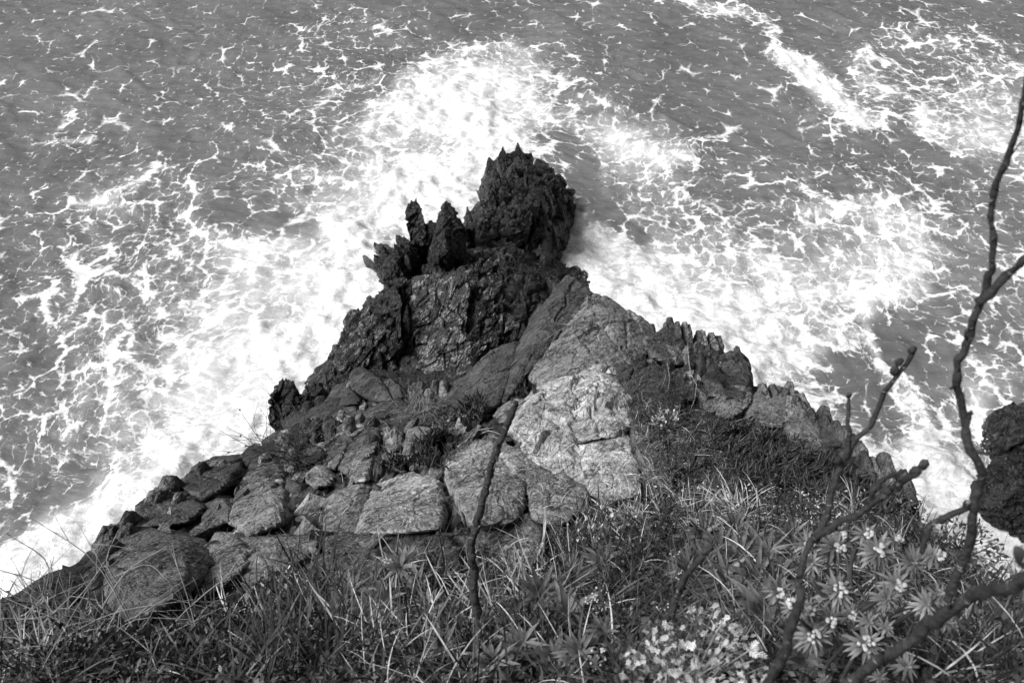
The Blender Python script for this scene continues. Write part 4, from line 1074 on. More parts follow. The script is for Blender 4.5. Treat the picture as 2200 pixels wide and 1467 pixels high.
# surface under a photograph point: first hit of the view ray with the blocks or the ground
deps = bpy.context.evaluated_depsgraph_get(); deps.update()
water.hide_set(False)
def surf(px, py):
    o = Vector((0, 0, CAM_H)); d = Vector(ray(float(px), float(py)).tolist())
    hit, loc, nrm, idx, ob, _ = SC.ray_cast(deps, o, d)
    if not hit: return None
    return np.array(loc), np.array(nrm), ob.name
def in_poly(px, py, poly): return inside(np.array([float(px)]), np.array([float(py)]), poly)[0]

def sample(poly, n):
    """n surface points (and normals) spread over a polygon of the photograph"""
    q = np.array(poly, float); lo, hi = q.min(0), q.max(0); P, N = [], []
    for _ in range(6):
        c = PR.uniform(lo, hi, (max(60, int(n * 2.2)), 2)); c = c[inside(c[:, 0], c[:, 1], poly)]
        for x, y in c:
            s = surf(x, y)
            if s is None or s[2].startswith('water') or 'sea_rock' in s[2]: continue
            P.append(s[0]); N.append(s[1])
            if len(P) >= n: return np.array(P), np.array(N)
    return np.array(P), np.array(N)

# ---------------------------------------------------------------- bare branches
def branch_path(pts):   # (x, y, distance)
    return np.array([at_d(float(a), float(b_), float(c)) for a, b_, c in pts])
def wobble(P, amp, seed):
    k = np.sin(np.linspace(0, math.pi, len(P)))[:, None]
    return P + amp * k * np.stack([fbm(P * 14 + 3 * j, 3, seed + j) for j in range(3)], -1)
def branch_mesh(name, pts, r0, r1, seed, knot=0.13, tip=True):
    P = branch_path(pts); L = np.linalg.norm(np.diff(P, axis=0), axis=1).sum()
    n = int(max(14, L / 0.006)); P = wobble(wobble(curve(P, n), 0.018, seed), 0.004, seed + 60)
    t = np.linspace(0, 1, n); R = r0 + (r1 - r0) * t
    s = t * L
    R = R * (1 + knot * np.maximum(0, np.sin(s * 2 * math.pi / 0.034 + 9 * fbm(P * 6, 2, seed))) ** 3 + 0.34 * fbm(P * 55, 3, seed + 4))
    if tip: R[-3:] *= np.array([1.05, 0.9, 0.5])
    a = Acc(); a.tube(P, R, 10)
    return a.build(name, [M_BARK]), P, R
def bare_branch(label, main, twigs=(), buds=(), group='bare woody branches', name='bare_branch'):
    me, P, R = branch_mesh('branch_stem', main[0], main[1], main[2], main[3])
    e = empty(name, P[0].tolist(), label=label, category='branch', group=group)
    def child(nm, me_):
        V = np.empty(len(me_.vertices) * 3, np.float32); me_.vertices.foreach_get('co', V)
        me_.vertices.foreach_set('co', (V.reshape(-1, 3) - P[0].astype(np.float32)).ravel()); me_.update()
        return link(nm, me_, e)
    child('branch_stem', me)
    for k, tw in enumerate(twigs):
        m2, _, _ = branch_mesh('side_branch', tw[0], tw[1], tw[2], tw[3]); child('side_branch', m2)
    r_ = np.random.default_rng(main[3])
    for k in range(7):      # short spurs and leaf scars
        i = int(r_.uniform(.12, .97) * len(P)); a_ = Acc(); dd = unit(r_.normal(0, 1, 3) + UP * .5); l_ = r_.uniform(.008, .03)
        a_.tube([P[i], P[i] + dd * (R[i] + l_ * .6), P[i] + dd * (R[i] + l_) + UP * l_ * .3], [R[i] * .42, R[i] * .3, R[i] * .16], 6)
        child('spur', a_.build('spur', [M_BARK]))
    for (x, y, d, s) in buds:
        U, F0 = cube_sphere(4)
        c = at_d(float(x), float(y), float(d))
        V = c + U * np.array([s, s, s * 1.5]) * (1 + 0.35 * fbm(U * 2.1 + x, 2, int(x)))[:, None]
        child('bud', mesh_from('bud', V, F0, M_BARK, True))
    return e
bare_branch('thick ringed branch rising through the flowering spurge and forking', 
    ([(1640, 1490, 1.50), (1658, 1452, 1.52), (1691, 1392, 1.56), (1705, 1336, 1.60), (1714, 1280, 1.64), (1717, 1240, 1.66), (1735, 1187, 1.68), (1754, 1157, 1.69), (1783, 1138, 1.68), (1818, 1114, 1.66), (1850, 1092, 1.64), (1882, 1070, 1.62), (1915, 1052, 1.61), (1950, 1028, 1.60), (1990, 996, 1.58)], .0090, .0050, 3),
    [([(1752, 1160, 1.70), (1772, 1110, 1.72), (1782, 1062, 1.73), (1793, 1016, 1.73), (1822, 980, 1.73), (1862, 938, 1.72), (1898, 874, 1.70), (1920, 815, 1.68), (1944, 785, 1.67), (1966, 748, 1.66)], .0076, .0040, 11),
     ([(1818, 984, 1.73), (1826, 940, 1.72), (1829, 905, 1.71), (1824, 850, 1.70)], .0055, .0035, 12),
     ([(1870, 1080, 1.63), (1880, 1050, 1.60), (1905, 1030, 1.58), (1945, 1010, 1.56)], .0060, .0030, 13)],
    [(1922, 796, 1.67, .008), (1932, 778, 1.66, .007), (1960, 752, 1.66, .007), (1985, 998, 1.58, .008), (1966, 1014, 1.59, .009), (1824, 850, 1.70, .005), (1800, 990, 1.72, .007), (1930, 1042, 1.60, .008), (1905, 1056, 1.60, .008)])
bare_branch('tall slender bare branch crossing the surf at the right edge',
    ([(2035, 1290, 1.75), (2056, 1240, 1.72), (2078, 1180, 1.68), (2096, 1120, 1.64), (2101, 1060, 1.61), (2106, 1010, 1.58), (2084, 955, 1.55), (2070, 885, 1.53), (2064, 810, 1.50), (2078, 700, 1.46), (2102, 645, 1.44), (2117, 595, 1.42), (2126, 500, 1.39), (2142, 400, 1.36), (2170, 335, 1.34), (2190, 270, 1.32), (2203, 190, 1.30), (2215, 110, 1.28)], .0082, .0038, 23),
    [([(2101, 650, 1.44), (2130, 622, 1.43), (2162, 575, 1.42), (2200, 535, 1.40), (2260, 470, 1.38)], .0066, .0048, 24),
     ([(2076, 940, 1.55), (2085, 915, 1.54), (2084, 888, 1.53)], .0055, .0035, 25),
     ([(2100, 1078, 1.62), (2060, 1093, 1.63), (2020, 1120, 1.65), (1992, 1160, 1.67), (1980, 1190, 1.69)], .0060, .0050, 26)],
    [(2084, 888, 1.53, .004), (2080, 1082, 1.62, .007), (2024, 1116, 1.65, .007)])
bare_branch('thick smooth branch reaching in low from the right edge',
    ([(2270, 1212, 1.15), (2200, 1245, 1.22), (2130, 1280, 1.30), (2060, 1302, 1.38), (2000, 1338, 1.45), (1935, 1385, 1.52), (1865, 1435, 1.58), (1800, 1490, 1.62)], .0080, .0092, 33), [], [(2202, 1244, 1.21, .009)])
bare_branch('short brown stub leaning over the grey leafy shrub',
    ([(1415, 1350, 2.12), (1432, 1322, 2.08), (1462, 1272, 2.02), (1490, 1222, 1.97), (1508, 1194, 1.94), (1524, 1178, 1.92)], .0085, .0066, 43), [], [(1516, 1184, 1.93, .009), (1525, 1177, 1.92, .007)])
bare_branch('bare dark sapling standing alone in front of the rounded boulder',
    ([(1036, 1350, 3.0), (1026, 1310, 2.96), (1017, 1245, 2.90), (1013, 1170, 2.82), (1032, 1100, 2.74), (1053, 1025, 2.68), (1068, 970, 2.63), (1085, 925, 2.60), (1108, 868, 2.55)], .0160, .0098, 53),
    [([(1012, 1150, 2.81), (992, 1138, 2.80), (972, 1142, 2.80), (942, 1146, 2.80)], .0085, .0065, 54), ([(1006, 1140, 2.81), (997, 1110, 2.78), (990, 1098, 2.77)], .0040, .0025, 55)],
    [(1108, 868, 2.55, .010), (1098, 890, 2.57, .009), (1005, 1140, 2.81, .011), (990, 1142, 2.80, .010), (942, 1146, 2.80, .008)])

# ---------------------------------------------------------------- leaves
def lance_leaf(name, L, W, mat, droop=0.25, fold=0.25, segs=5):
    """long pointed leaf along +X, folded at the midrib"""
    V, F = [], []
    for i in range(segs + 1):
        t = i / segs
        w = W * math.sin(math.pi * min(1, 0.10 + 0.90 * t) ** 0.85) * (1.0 if t < 1 else 0)
        z = -droop * L * t * t
        V += [(L * t, w, z + fold * w), (L * t, 0, z), (L * t, -w, z + fold * w)]
    for i in range(segs):
        a = 3 * i
        F += [[a, a + 1, a + 4, a + 3], [a + 1, a + 2, a + 5, a + 4]]
    return mesh_from(name, np.array(V), F, mat, True)
def lobed_leaf(name, L, mat, seed):
    r = np.random.default_rng(seed); a = Acc()
    def lobe(o, d, l, w):
        d = unit(d); s = np.cross(d, UP); s = unit(s)
        V = [o - s * w * .35, o + s * w * .35, o + d * l * .6 + s * w * .6 + UP * l * .05, o + d * l * .95 + s * w * .35, o + d * l * .95 - s * w * .35, o + d * l * .6 - s * w * .6 + UP * l * .05]
        a.add(np.array(V), [[0, 1, 2, 5], [5, 2, 3, 4]])
    X = np.array([1.0, 0, 0])
    for k in range(3):
        o = X * L * (0.25 + 0.22 * k) + UP * 0.03 * L * k
        for s in (-1, 1): lobe(o, (0.75, s * (0.9 - .15 * k), 0.15 + .1 * r.random()), L * (0.46 - .05 * k), L * .10)
    lobe(X * L * .62, (1, 0, 0.1), L * .42, L * .11)
    P = np.array([X * L * t for t in (0, .3, .62)]); a.ribbon(P, np.array([.04, .05, .05]) * L, np.array([0, 1.0, 0]))
    return a.build(name, [mat], False)
from mathutils import Matrix, Quaternion
def orient(axis, roll=0.0):
    """rotation that turns +X to axis with the leaf's upper face towards the sky"""
    x = Vector(axis).normalized(); up = Vector((0, 0, 1))
    if abs(x.dot(up)) > 0.98: up = Vector((0, -1, 0))
    y = up.cross(x).normalized(); z = x.cross(y)
    m = Matrix((x, y, z)).transposed()
    return (m.to_quaternion() @ Quaternion((1, 0, 0), roll)).to_euler()
def put_leaf(me, name, parent, loc, axis, scale=1.0, roll=0.0):
    o = bpy.data.objects.new(name, me); COL.objects.link(o); o.parent = parent
    o.location = loc; o.rotation_euler = orient(axis, roll); o.scale = (scale, scale, scale)
    return o

# ---------------------------------------------------------------- flowering spurge (right foreground)
ROSETTES = [(930, 390, 118, 1), (1215, 420, 122, 1), (1130, 300, 80, 1), (735, 370, 92, 1), (770, 505, 90, 0), (940, 690, 130, 1), (550, 690, 92, 1), (640, 790, 82, 1), (750, 830, 86, 1),
      (1460, 500, 100, 0), (1590, 450, 84, 1), (1340, 640, 105, 1), (1280, 740, 92, 0), (1550, 780, 90, 0), (1640, 710, 80, 0), (890, 890, 90, 1), (1040, 860, 86, 1), (1165, 900, 76, 0),
      (1250, 850, 70, 0), (1390, 840, 70, 1), (1460, 900, 70, 0), (1290, 935, 62, 0), (770, 990, 115, 1), (1130, 1050, 122, 1), (1420, 1200, 86, 0), (850, 1290, 52, 0), (1330, 1090, 42, 0),
      (1330, 350, 60, 1), (960, 300, 60, 1), (1700, 900, 60, 0), (1240, 1280, 55, 0)]
def spurge():
    base = at_d(1850., 1330., 2.25)
    e = empty('flowering_spurge', base.tolist(), label='spurge shrub with star-shaped leaf rosettes and pale flower heads', category='shrub')
    leaf = [lance_leaf('leaf', 1.0, 0.10, M_EUPH, dr, 0.3) for dr in (0.05, 0.16, 0.3)]
    stems = Acc()
    for i, (X, Y, R, fl) in enumerate(ROSETTES):
        px, py = 1500 + X / 3.143, 1050 + Y / 3.143
        d = 1.93 + 0.35 * PR.random() + (0.12 if Y < 450 else 0)
        c = at_d(px, py, d)
        r = R / 3.143 / FPX * d * 1.08
        lean = unit(UP * 1.0 + np.array([(px - 1850) / 900.0, -0.45, 0]) + PR.normal(0, .14, 3))
        core = Acc(); core.tube([c - lean * .03 - base, c - base, c + lean * .012 - base], [.004, .004, .003], 6)
        ro = link('rosette', core.build('rosette', [M_EUPH]), e)
        A = unit(np.cross(lean, [0.3, 1, 0.2])); Bq = np.cross(lean, A)
        nl = 30 if R > 80 else 22
        if i < 9:   # big rosettes: every leaf an object
            put = lambda axis, s, k, o: put_leaf(leaf[k], 'leaf', ro, (o - base).tolist(), axis.tolist(), s, PR.normal(0, .25))
        else:
            acc = Acc()
            def put(axis, s, k, o, acc=acc):
                q = np.array(orient(axis.tolist()).to_matrix()); m = leaf[k]
                V = np.empty(len(m.vertices) * 3, np.float32); m.vertices.foreach_get('co', V)
                acc.add((V.reshape(-1, 3) * s) @ q.T + (o - base), [list(f.vertices) for f in m.polygons])
        for j in range(nl):
            a = j * 2.39996 + PR.normal(0, .08); el = 0.72 - 0.95 * (j / nl)
            axis = unit((A * math.cos(a) + Bq * math.sin(a)) * math.cos(el) + lean * math.sin(el))
            put(axis, r * (1.0 if j > nl * .3 else .75) * PR.uniform(.85, 1.1), int(PR.integers(3)), c - lean * .010 * (j / nl) * 2)
        if i >= 9: link('leaves', acc.build('leaves', [M_EUPH]), ro)
        if fl:
            f = Acc(); U, F0 = cube_sphere(3)
            for j in range(int(6 + R / 18)):
                a = PR.uniform(0, 6.28); q = c + lean * (0.018 + .012 * PR.random()) + (A * math.cos(a) + Bq * math.sin(a)) * .013 * PR.random() ** .5 * (R / 100)
                f.tube([c + lean * .006 - base, q - base], [.0012, .0012], 4, 0)
                f.add(U * np.array([.0052, .0052, .0026]) * PR.uniform(.7, 1.2) + q - base, F0.tolist(), 0)
            link('flower_head', f.build('flower_head', [M_FLOWER]), ro)
        foot = base + np.array([(c[0] - base[0]) * .35, (c[1] - base[1]) * .35, -0.02])
        mid = (c + foot) / 2 + np.array([0, 0, -.05]) + PR.normal(0, .02, 3)
        stems.tube(curve([foot - base, mid - base, c - lean * .03 - base], 9), np.linspace(.006, .004, 9), 6)
    link('stem', stems.build('stem', [M_TWIG_DARK]), e)
spurge()

# ---------------------------------------------------------------- pale felted shrub (bottom)
def pale_shrub():
    base = at_d(1480., 1480., 2.2)
    e = empty('grey_leaved_shrub', base.tolist(), label='pale silvery shrub with small lobed leaves at the bottom edge', category='shrub')
    ms = [lobed_leaf('leaf', 1.0, M_LEAF_PALE, k) for k in range(5)]
    poly = [(1335, 1480), (1340, 1400), (1385, 1370), (1370, 1330), (1420, 1325), (1465, 1305), (1530, 1298), (1570, 1330), (1600, 1350), (1628, 1385), (1640, 1440), (1660, 1490)]
    st = Acc(); n = 0; twigs = []
    while n < 300:
        px, py = PR.uniform(1330, 1660), PR.uniform(1295, 1490)
        if not in_poly(px, py, poly): continue
        px += PR.normal(0, 9); py += PR.normal(0, 9)
        d = 1.92 + PR.uniform(-.10, .30) + (1400 - py) * .0008 + .10 * math.sin(px * .045) * math.sin(py * .06)
        c = at_d(px, py, d)
        ax = unit(PR.normal(0, .6, 3) + np.array([0, -.25, .6]))
        put_leaf(ms[int(PR.integers(5))], 'leaf', e, (c - base).tolist(), ax.tolist(), PR.uniform(.014, .027), PR.normal(0, .5))
        if n % 9 == 0: twigs.append((c, ax))
        n += 1
    for c, ax in twigs:
        st.tube(curve([PR.normal(0, .04, 3), (c - base) * .5 + np.array([0, 0, -.04]), c - base], 8), np.linspace(.004, .0015, 8), 5)
    link('stem', st.build('stem', [M_TWIG]), e)
    # the finer inner foliage, too dense to tell apart; darker colour stands in for shaded gaps
    f = Acc()
    V0 = [(np.array([tuple(v.co) for v in m.vertices]), [list(q.vertices) for q in m.polygons]) for m in ms]
    k = 0
    while k < 650:
        px, py = PR.uniform(1330, 1660), PR.uniform(1295, 1490)
        if not in_poly(px, py, poly): continue
        c = at_d(px, py, 2.0 + PR.uniform(0, .35)); q = np.array(orient(unit(PR.normal(0, .6, 3) + np.array([0, -.2, .6])).tolist()).to_matrix())
        V, F = V0[int(PR.integers(5))]
        f.add((V * PR.uniform(.010, .02)) @ q.T + c - base, F); k += 1
    o = link('foliage', f.build('foliage', [M_LEAF], False), e); o['kind'] = 'stuff'
pale_shrub()

# ---------------------------------------------------------------- broad-leaved rosette plants
LANCE = [lance_leaf('leaf', 1.0, 0.105, M_LEAF, dr, 0.25) for dr in (0.15, 0.3, 0.5)]
M_LEAF_BIG = plain_material('broad_leaf', 0.045, 0.13, 0.45, 30, rnd=0.4)
LANCE_D = [lance_leaf('leaf', 1.0, 0.085, M_LEAF_BIG, dr, 0.35, 6) for dr in (0.25, 0.45, 0.7)]
def rosette_plant(label, px, py, size, nleaf, mats, group, rise=0.0, name='leafy_plant', split=True):
    s = surf(px, py)
    p = s[0] + UP * rise
    e = empty(name, p.tolist(), label=label, category='plant', group=group)
    core = Acc(); core.tube([(0, 0, -rise - .05), (0, 0, 0)], [.006, .005], 6)
    link('stem', core.build('stem', [M_LEAF_DARK]), e)
    lean = unit(np.array([0, -.35, 1.0]) + PR.normal(0, .12, 3)); A = unit(np.cross(lean, [.2, 1, .1])); Bq = np.cross(lean, A)
    for j in range(nleaf):
        a = j * 2.39996; el = 1.0 - 0.95 * j / nleaf + PR.normal(0, .08)
        ax = unit((A * math.cos(a) + Bq * math.sin(a)) * math.cos(el) + lean * math.sin(el))
        put_leaf(mats[int(PR.integers(3))], 'leaf', e, (lean * size * .12 * (1 - j / nleaf)).tolist(), ax.tolist(), size * PR.uniform(.7, 1.1), PR.normal(0, .2))
GB = 'broad-leaved plants beside the stub'
for (px, py, sz, lab) in [(1500, 1150, .13, 'leafy dark plant highest beside the tip of the brown stub'), (1570, 1135, .12, 'leafy dark plant under the dry grass tuft'), (1535, 1180, .13, 'leafy dark plant just right of the stub tip'),
                          (1575, 1200, .14, 'largest leafy dark plant between the stub and the spurge'), (1635, 1190, .13, 'leafy dark plant nearest the flowering spurge'), (1605, 1165, .12, 'leafy dark plant behind the largest one'), (1470, 1225, .11, 'leafy dark plant left of the brown stub'),
                          (1610, 1245, .13, 'leafy dark plant above the grey shrub'), (1545, 1245, .12, 'low leafy dark plant touching the middle of the stub'), (1650, 1250, .12, 'leafy dark plant against the thick ringed branch'), (1500, 1215, .11, 'leafy dark plant half hidden by the stub'), (1690, 1150, .11, 'leafy dark plant behind the thick ringed branch')]:
    rosette_plant(lab, px, py + 20, sz, 38, LANCE_D, GB, .08)
GS = 'small leaf rosettes in the grass'
RL = ['small leaf rosette topmost of the group below the dark low rock', 'small leaf rosette at the left of the central group', 'small leaf rosette in the middle of the central group', 'small leaf rosette just left of the sapling foot, upper one', 'small leaf rosette under the edge of the dark low rock',
      'small leaf rosette in curling grass left of centre', 'small leaf rosette below the middle of the central group', 'small leaf rosette beside the strap-leaved grass', 'small leaf rosette just left of the sapling foot, lower one', 'tiny leaf rosette touching the dark low rock', 'small leaf rosette right of the sapling stem',
      'small leaf rosette between sapling and round flower head', 'small leaf rosette at the bottom right of the sapling', 'larger leaf rosette at the bottom edge right of the sapling', 'leaf rosette beside the bottom flower head', 'small leaf rosette under the round flower head', 'leaf rosette at the bottom edge under the sapling',
      'small leaf rosette below left of the sapling foot', 'leaf rosette at the foot of the thick ringed branch', 'leaf rosette at the bottom edge under the spurge', 'leaf rosette between grey shrub and leafy dark plants', 'small leaf rosette in front of the feathery bush', 'small leaf rosette behind the round flower head']
for i, (px, py, sz) in enumerate([(805, 1262, .085), (762, 1285, .08), (832, 1302, .09), (905, 1262, .09), (868, 1228, .08), (800, 1335, .085), (845, 1350, .08), (735, 1330, .08), (925, 1320, .07), (880, 1215, .07), (1160, 1290, .10), (1215, 1330, .10),
                                  (1120, 1400, .11), (1190, 1430, .12), (1240, 1420, .10), (1290, 1370, .09), (1060, 1440, .10), (960, 1400, .09), (1700, 1440, .12), (1760, 1420, .12), (1620, 1330, .11), (1230, 1250, .10), (1290, 1220, .09)]):
    rosette_plant(RL[i], px, py + 14, sz * (1.2 if py < 1345 else .8), 22, LANCE, GS, .11, 'leaf_rosette')

# ---------------------------------------------------------------- fleshy mats
def fleshy(label, poly, n, L, rise, spread=.5, name='fleshy_plant', mat=None):
    S_, _ = sample(poly, n); first = S_[0].copy(); k = len(S_)
    un = lambda v: v / np.linalg.norm(v, axis=1, keepdims=True)
    p = S_ + UP * PR.uniform(-.01, rise, k)[:, None] - first
    d = un(UP * .9 + PR.normal(0, spread, (k, 3)) + np.array([0, -.15, 0])); l = (L * PR.uniform(.6, 1.15, k))[:, None]; b_ = un(PR.normal(0, 1, (k, 3)))
    C = [p, p + d * l * .5 + b_ * l * .06, p + d * l + UP * l * .10]
    A = un(np.cross(d, [.31, .87, .38])); Bq = np.cross(d, A)
    V = np.stack([C[i] + (A * math.cos(j * 1.5708) + Bq * math.sin(j * 1.5708)) * r * (L / .08) for i, r in ((0, .0055), (1, .0065), (2, .0012)) for j in range(4)], 1)
    f = np.array([[i * 4 + j, i * 4 + (j + 1) % 4, i * 4 + 4 + (j + 1) % 4, i * 4 + 4 + j] for i in range(2) for j in range(4)])
    F = (f[None] + (np.arange(k) * 12)[:, None, None]).reshape(-1, 4)
    e = empty(name, first.tolist(), label=label, category='plant', group='fleshy-leaved plants on the rocks')
    link('leaves', mesh_from('leaves', V.reshape(-1, 3), F, mat or M_SUCC, True), e, kind='stuff')
fleshy('dark mat of finger-leaved plants under the grey columns', [(1530, 900), (1580, 910), (1640, 925), (1700, 945), (1760, 975), (1800, 1010), (1840, 1050), (1800, 1075), (1720, 1060), (1650, 1050), (1590, 1060), (1560, 1000), (1530, 960)], 1500, .085, .06)
fleshy('dark finger-leaved mat hanging behind the thick knotted branch', [(1780, 1010), (1850, 1030), (1900, 1050), (1950, 1080), (1920, 1110), (1830, 1100), (1780, 1080)], 420, .08, .06)
fleshy('upright finger-leaved clump above the rounded boulder', [(872, 990), (900, 950), (930, 925), (960, 925), (975, 950), (955, 975), (930, 1005), (890, 1010)], 210, .10, .05, .35)
fleshy('finger-leaved clump at the foot of the banded slab', [(985, 900), (1000, 860), (1030, 850), (1045, 880), (1040, 912), (1000, 920)], 130, .11, .04, .3)
fleshy('few dark fingers sprouting under the leaning slab', [(1098, 842), (1120, 815), (1150, 828), (1148, 850), (1110, 856)], 45, .11, .03, .35)
fleshy('wilted curled leaves heaped beside the upright finger-leaved clump', [(945, 965), (985, 935), (1010, 950), (985, 975), (965, 1010), (945, 1020)], 240, .05, .03, .8, mat=M_LITTER)
fleshy('sparse dark sprouts among the split blocks', [(820, 990), (840, 970), (865, 985), (870, 1020), (830, 1020)], 60, .09, .03, .5)

# ---------------------------------------------------------------- grass, ground cover
class Blades:
    """many curved grass blades, built together"""
    def __init__(s): s.P, s.L, s.W, s.C = [], [], [], []
    def add(s, P, L, W, C):
        k = len(P); s.P.append(np.asarray(P).reshape(-1, 3)); s.L.append(np.broadcast_to(L, (k,))); s.W.append(np.broadcast_to(W, (k,))); s.C.append(np.broadcast_to(C, (k,)))
    def build(s, name, mat, seg=6):
        P, L, W, C = np.concatenate(s.P), np.concatenate(s.L), np.concatenate(s.W), np.concatenate(s.C); n = len(P)
        un = lambda v: v / (np.linalg.norm(v, axis=1, keepdims=True) + 1e-9)
        a = PR.uniform(0, 6.28, n); el = PR.uniform(.45, 1.35, n)
        d = un(np.stack([np.cos(a) * np.cos(el), np.sin(a) * np.cos(el) + .12, np.sin(el)], 1))
        side0 = un(np.cross(d, UP)); bend = C * PR.uniform(.4, 1.3, n) * np.where(PR.random(n) < .2, -1, 1); tw = PR.normal(0, .16, n)
        pts = [P - d * .02]
        for i in range(seg):
            pts.append(pts[-1] + d * (L / seg)[:, None])
            d = un(d + (-UP * bend[:, None] + side0 * tw[:, None]) * (1.6 / seg))
        side = un(np.cross(d, [0.3, -.7, .6]) + PR.normal(0, .4, (n, 3)))
        prof = np.array([.8, 1, 1, .95, .85, .6, .15])
        V = np.empty((n, seg + 1, 2, 3))
        for i in range(seg + 1):
            V[:, i, 0] = pts[i] + side * (W * prof[i])[:, None]; V[:, i, 1] = pts[i] - side * (W * prof[i])[:, None]
        f = np.array([[2 * i, 2 * i + 1, 2 * i + 3, 2 * i + 2] for i in range(seg)])
        F = (f[None] + (np.arange(n) * (seg + 1) * 2)[:, None, None]).reshape(-1, 4)
        return mesh_from(name, V.reshape(-1, 3), F, mat, True)
MEADOW = [(-30, 1500), (-30, 1320), (60, 1300), (160, 1310), (220, 1380), (300, 1425), (400, 1345), (500, 1310), (620, 1275), (700, 1262), (820, 1228), (900, 1215), (1000, 1200), (1150, 1190), (1240, 1120), (1300, 1080), (1420, 1060),
          (1520, 1040), (1640, 1060), (1760, 1085), (1900, 1100), (2000, 1130), (2100, 1190), (2230, 1290), (2230, 1500)]
GP = []
def grasses():
    dry, green = Blades(), Blades()
    for cx, cy, n, L, cu in [(835, 1205, 26, .20, .9), (880, 1195, 14, .18, .9), (900, 1200, 14, .18, 1.1), (960, 1215, 18, .18, 1.0), (1090, 1205, 34, .18, 1.1), (1130, 1220, 20, .24, .9), (830, 1370, 34, .26, 1.0), (740, 1380, 30, .30, 1.1), (690, 1330, 16, .28, .7),
                             (960, 1340, 44, .26, 1.2), (1010, 1310, 40, .24, 1.1), (900, 1400, 30, .26, 1.0), (1080, 1330, 30, .30, .7), (1110, 1290, 22, .3, .6), (1170, 1260, 26, .32, .5), (1560, 1085, 70, .26, 1.0), (1600, 1100, 60, .28, 1.0), (1500, 1095, 60, .24, 1.0),
                             (1450, 1090, 30, .24, .9), (1320, 1000, 22, .20, 1.3), (1290, 990, 16, .2, 1.3), (1180, 1170, 20, .3, .5), (560, 1320, 30, .2, 1.0), (450, 1290, 26, .2, .9), (100, 1420, 60, .26, 1.0), (200, 1420, 40, .24, 1.0), (1340, 1100, 60, .2, .8), (1390, 1080, 50, .2, .9), (1280, 1120, 50, .18, .9)]:
        s = surf(cx, cy + 20)
        if s is None: continue
        for _ in range(n):
            x, y = cx + PR.normal(0, 22), cy + 20 + PR.normal(0, 12)
            q = surf(x, y)
            if q is None or q[2].startswith('water'): continue
            dry.add([q[0]], L * PR.uniform(.5, 1.2), PR.uniform(.0018, .0042), cu)
    M, MN = sample(MEADOW, 6000); GP.append((M, MN))
    pick = lambda n: np.repeat(M[PR.integers(len(M), size=n // 10)], 10, 0) + PR.normal(0, .014, (n // 10 * 10, 3)) * np.array([1, 1, .2])
    dry.add(pick(2000), PR.uniform(.10, .32, 2000), PR.uniform(.0012, .0032, 2000), 1.7)
    green.add(pick(4600), PR.uniform(.10, .32, 4600), PR.uniform(.0015, .0045, 4600), .8)
    for poly, n, L in [([(620, 1230), (720, 1220), (780, 1300), (740, 1400), (620, 1420), (560, 1340)], 260, .34), ([(1640, 1300), (1700, 1280), (1680, 1420), (1600, 1400)], 90, .26), ([(560, 1380), (760, 1360), (760, 1480), (560, 1480)], 160, .3), ([(1150, 1200), (1350, 1150), (1400, 1300), (1200, 1330)], 260, .26),
                       ([(1350, 850), (1500, 880), (1560, 1000), (1450, 1060), (1350, 960)], 500, .12), ([(1380, 780), (1500, 830), (1520, 900), (1400, 900)], 300, .10), ([(860, 860), (960, 860), (960, 910), (860, 900)], 160, .12), ([(1150, 720), (1200, 700), (1230, 720), (1190, 770), (1150, 770)], 60, .08)]:
        p, _ = sample(poly, n); green.add(p, L * PR.uniform(.5, 1.15, len(p)), PR.uniform(.002, .0045, len(p)) * (L / .3) ** .5, .7)
    p, _ = sample([(1350, 850), (1560, 900), (1560, 1060), (1400, 1080), (1300, 1060)], 420); dry.add(p, PR.uniform(.05, .16, len(p)), PR.uniform(.0008, .0018, len(p)), 1.0)
    for poly, n, L in [([(570, 940), (640, 900), (760, 890), (860, 870), (960, 900), (900, 1000), (760, 1040), (600, 1040)], 200, .11), ([(480, 1100), (700, 1060), (960, 1130), (900, 1160), (500, 1160)], 90, .10), ([(1120, 960), (1280, 1020), (1380, 1060), (1250, 1120), (1130, 1100)], 160, .12)]:
        p, _ = sample(poly, n); h = len(p) // 2
        green.add(p[:h], L * PR.uniform(.4, 1.2, h), PR.uniform(.0012, .003, h), .8); dry.add(p[h:], L * PR.uniform(.4, 1.2, len(p) - h), PR.uniform(.001, .002, len(p) - h), 1.3)
    link('dry_grass', dry.build('dry_grass', M_GRASS_DRY), kind='stuff', label='pale curling dry grass blades along the front of the slope', category='grass')
    link('green_grass', green.build('green_grass', M_GRASS), kind='stuff', label='dark green grass blades along the front of the slope', category='grass')
grasses()
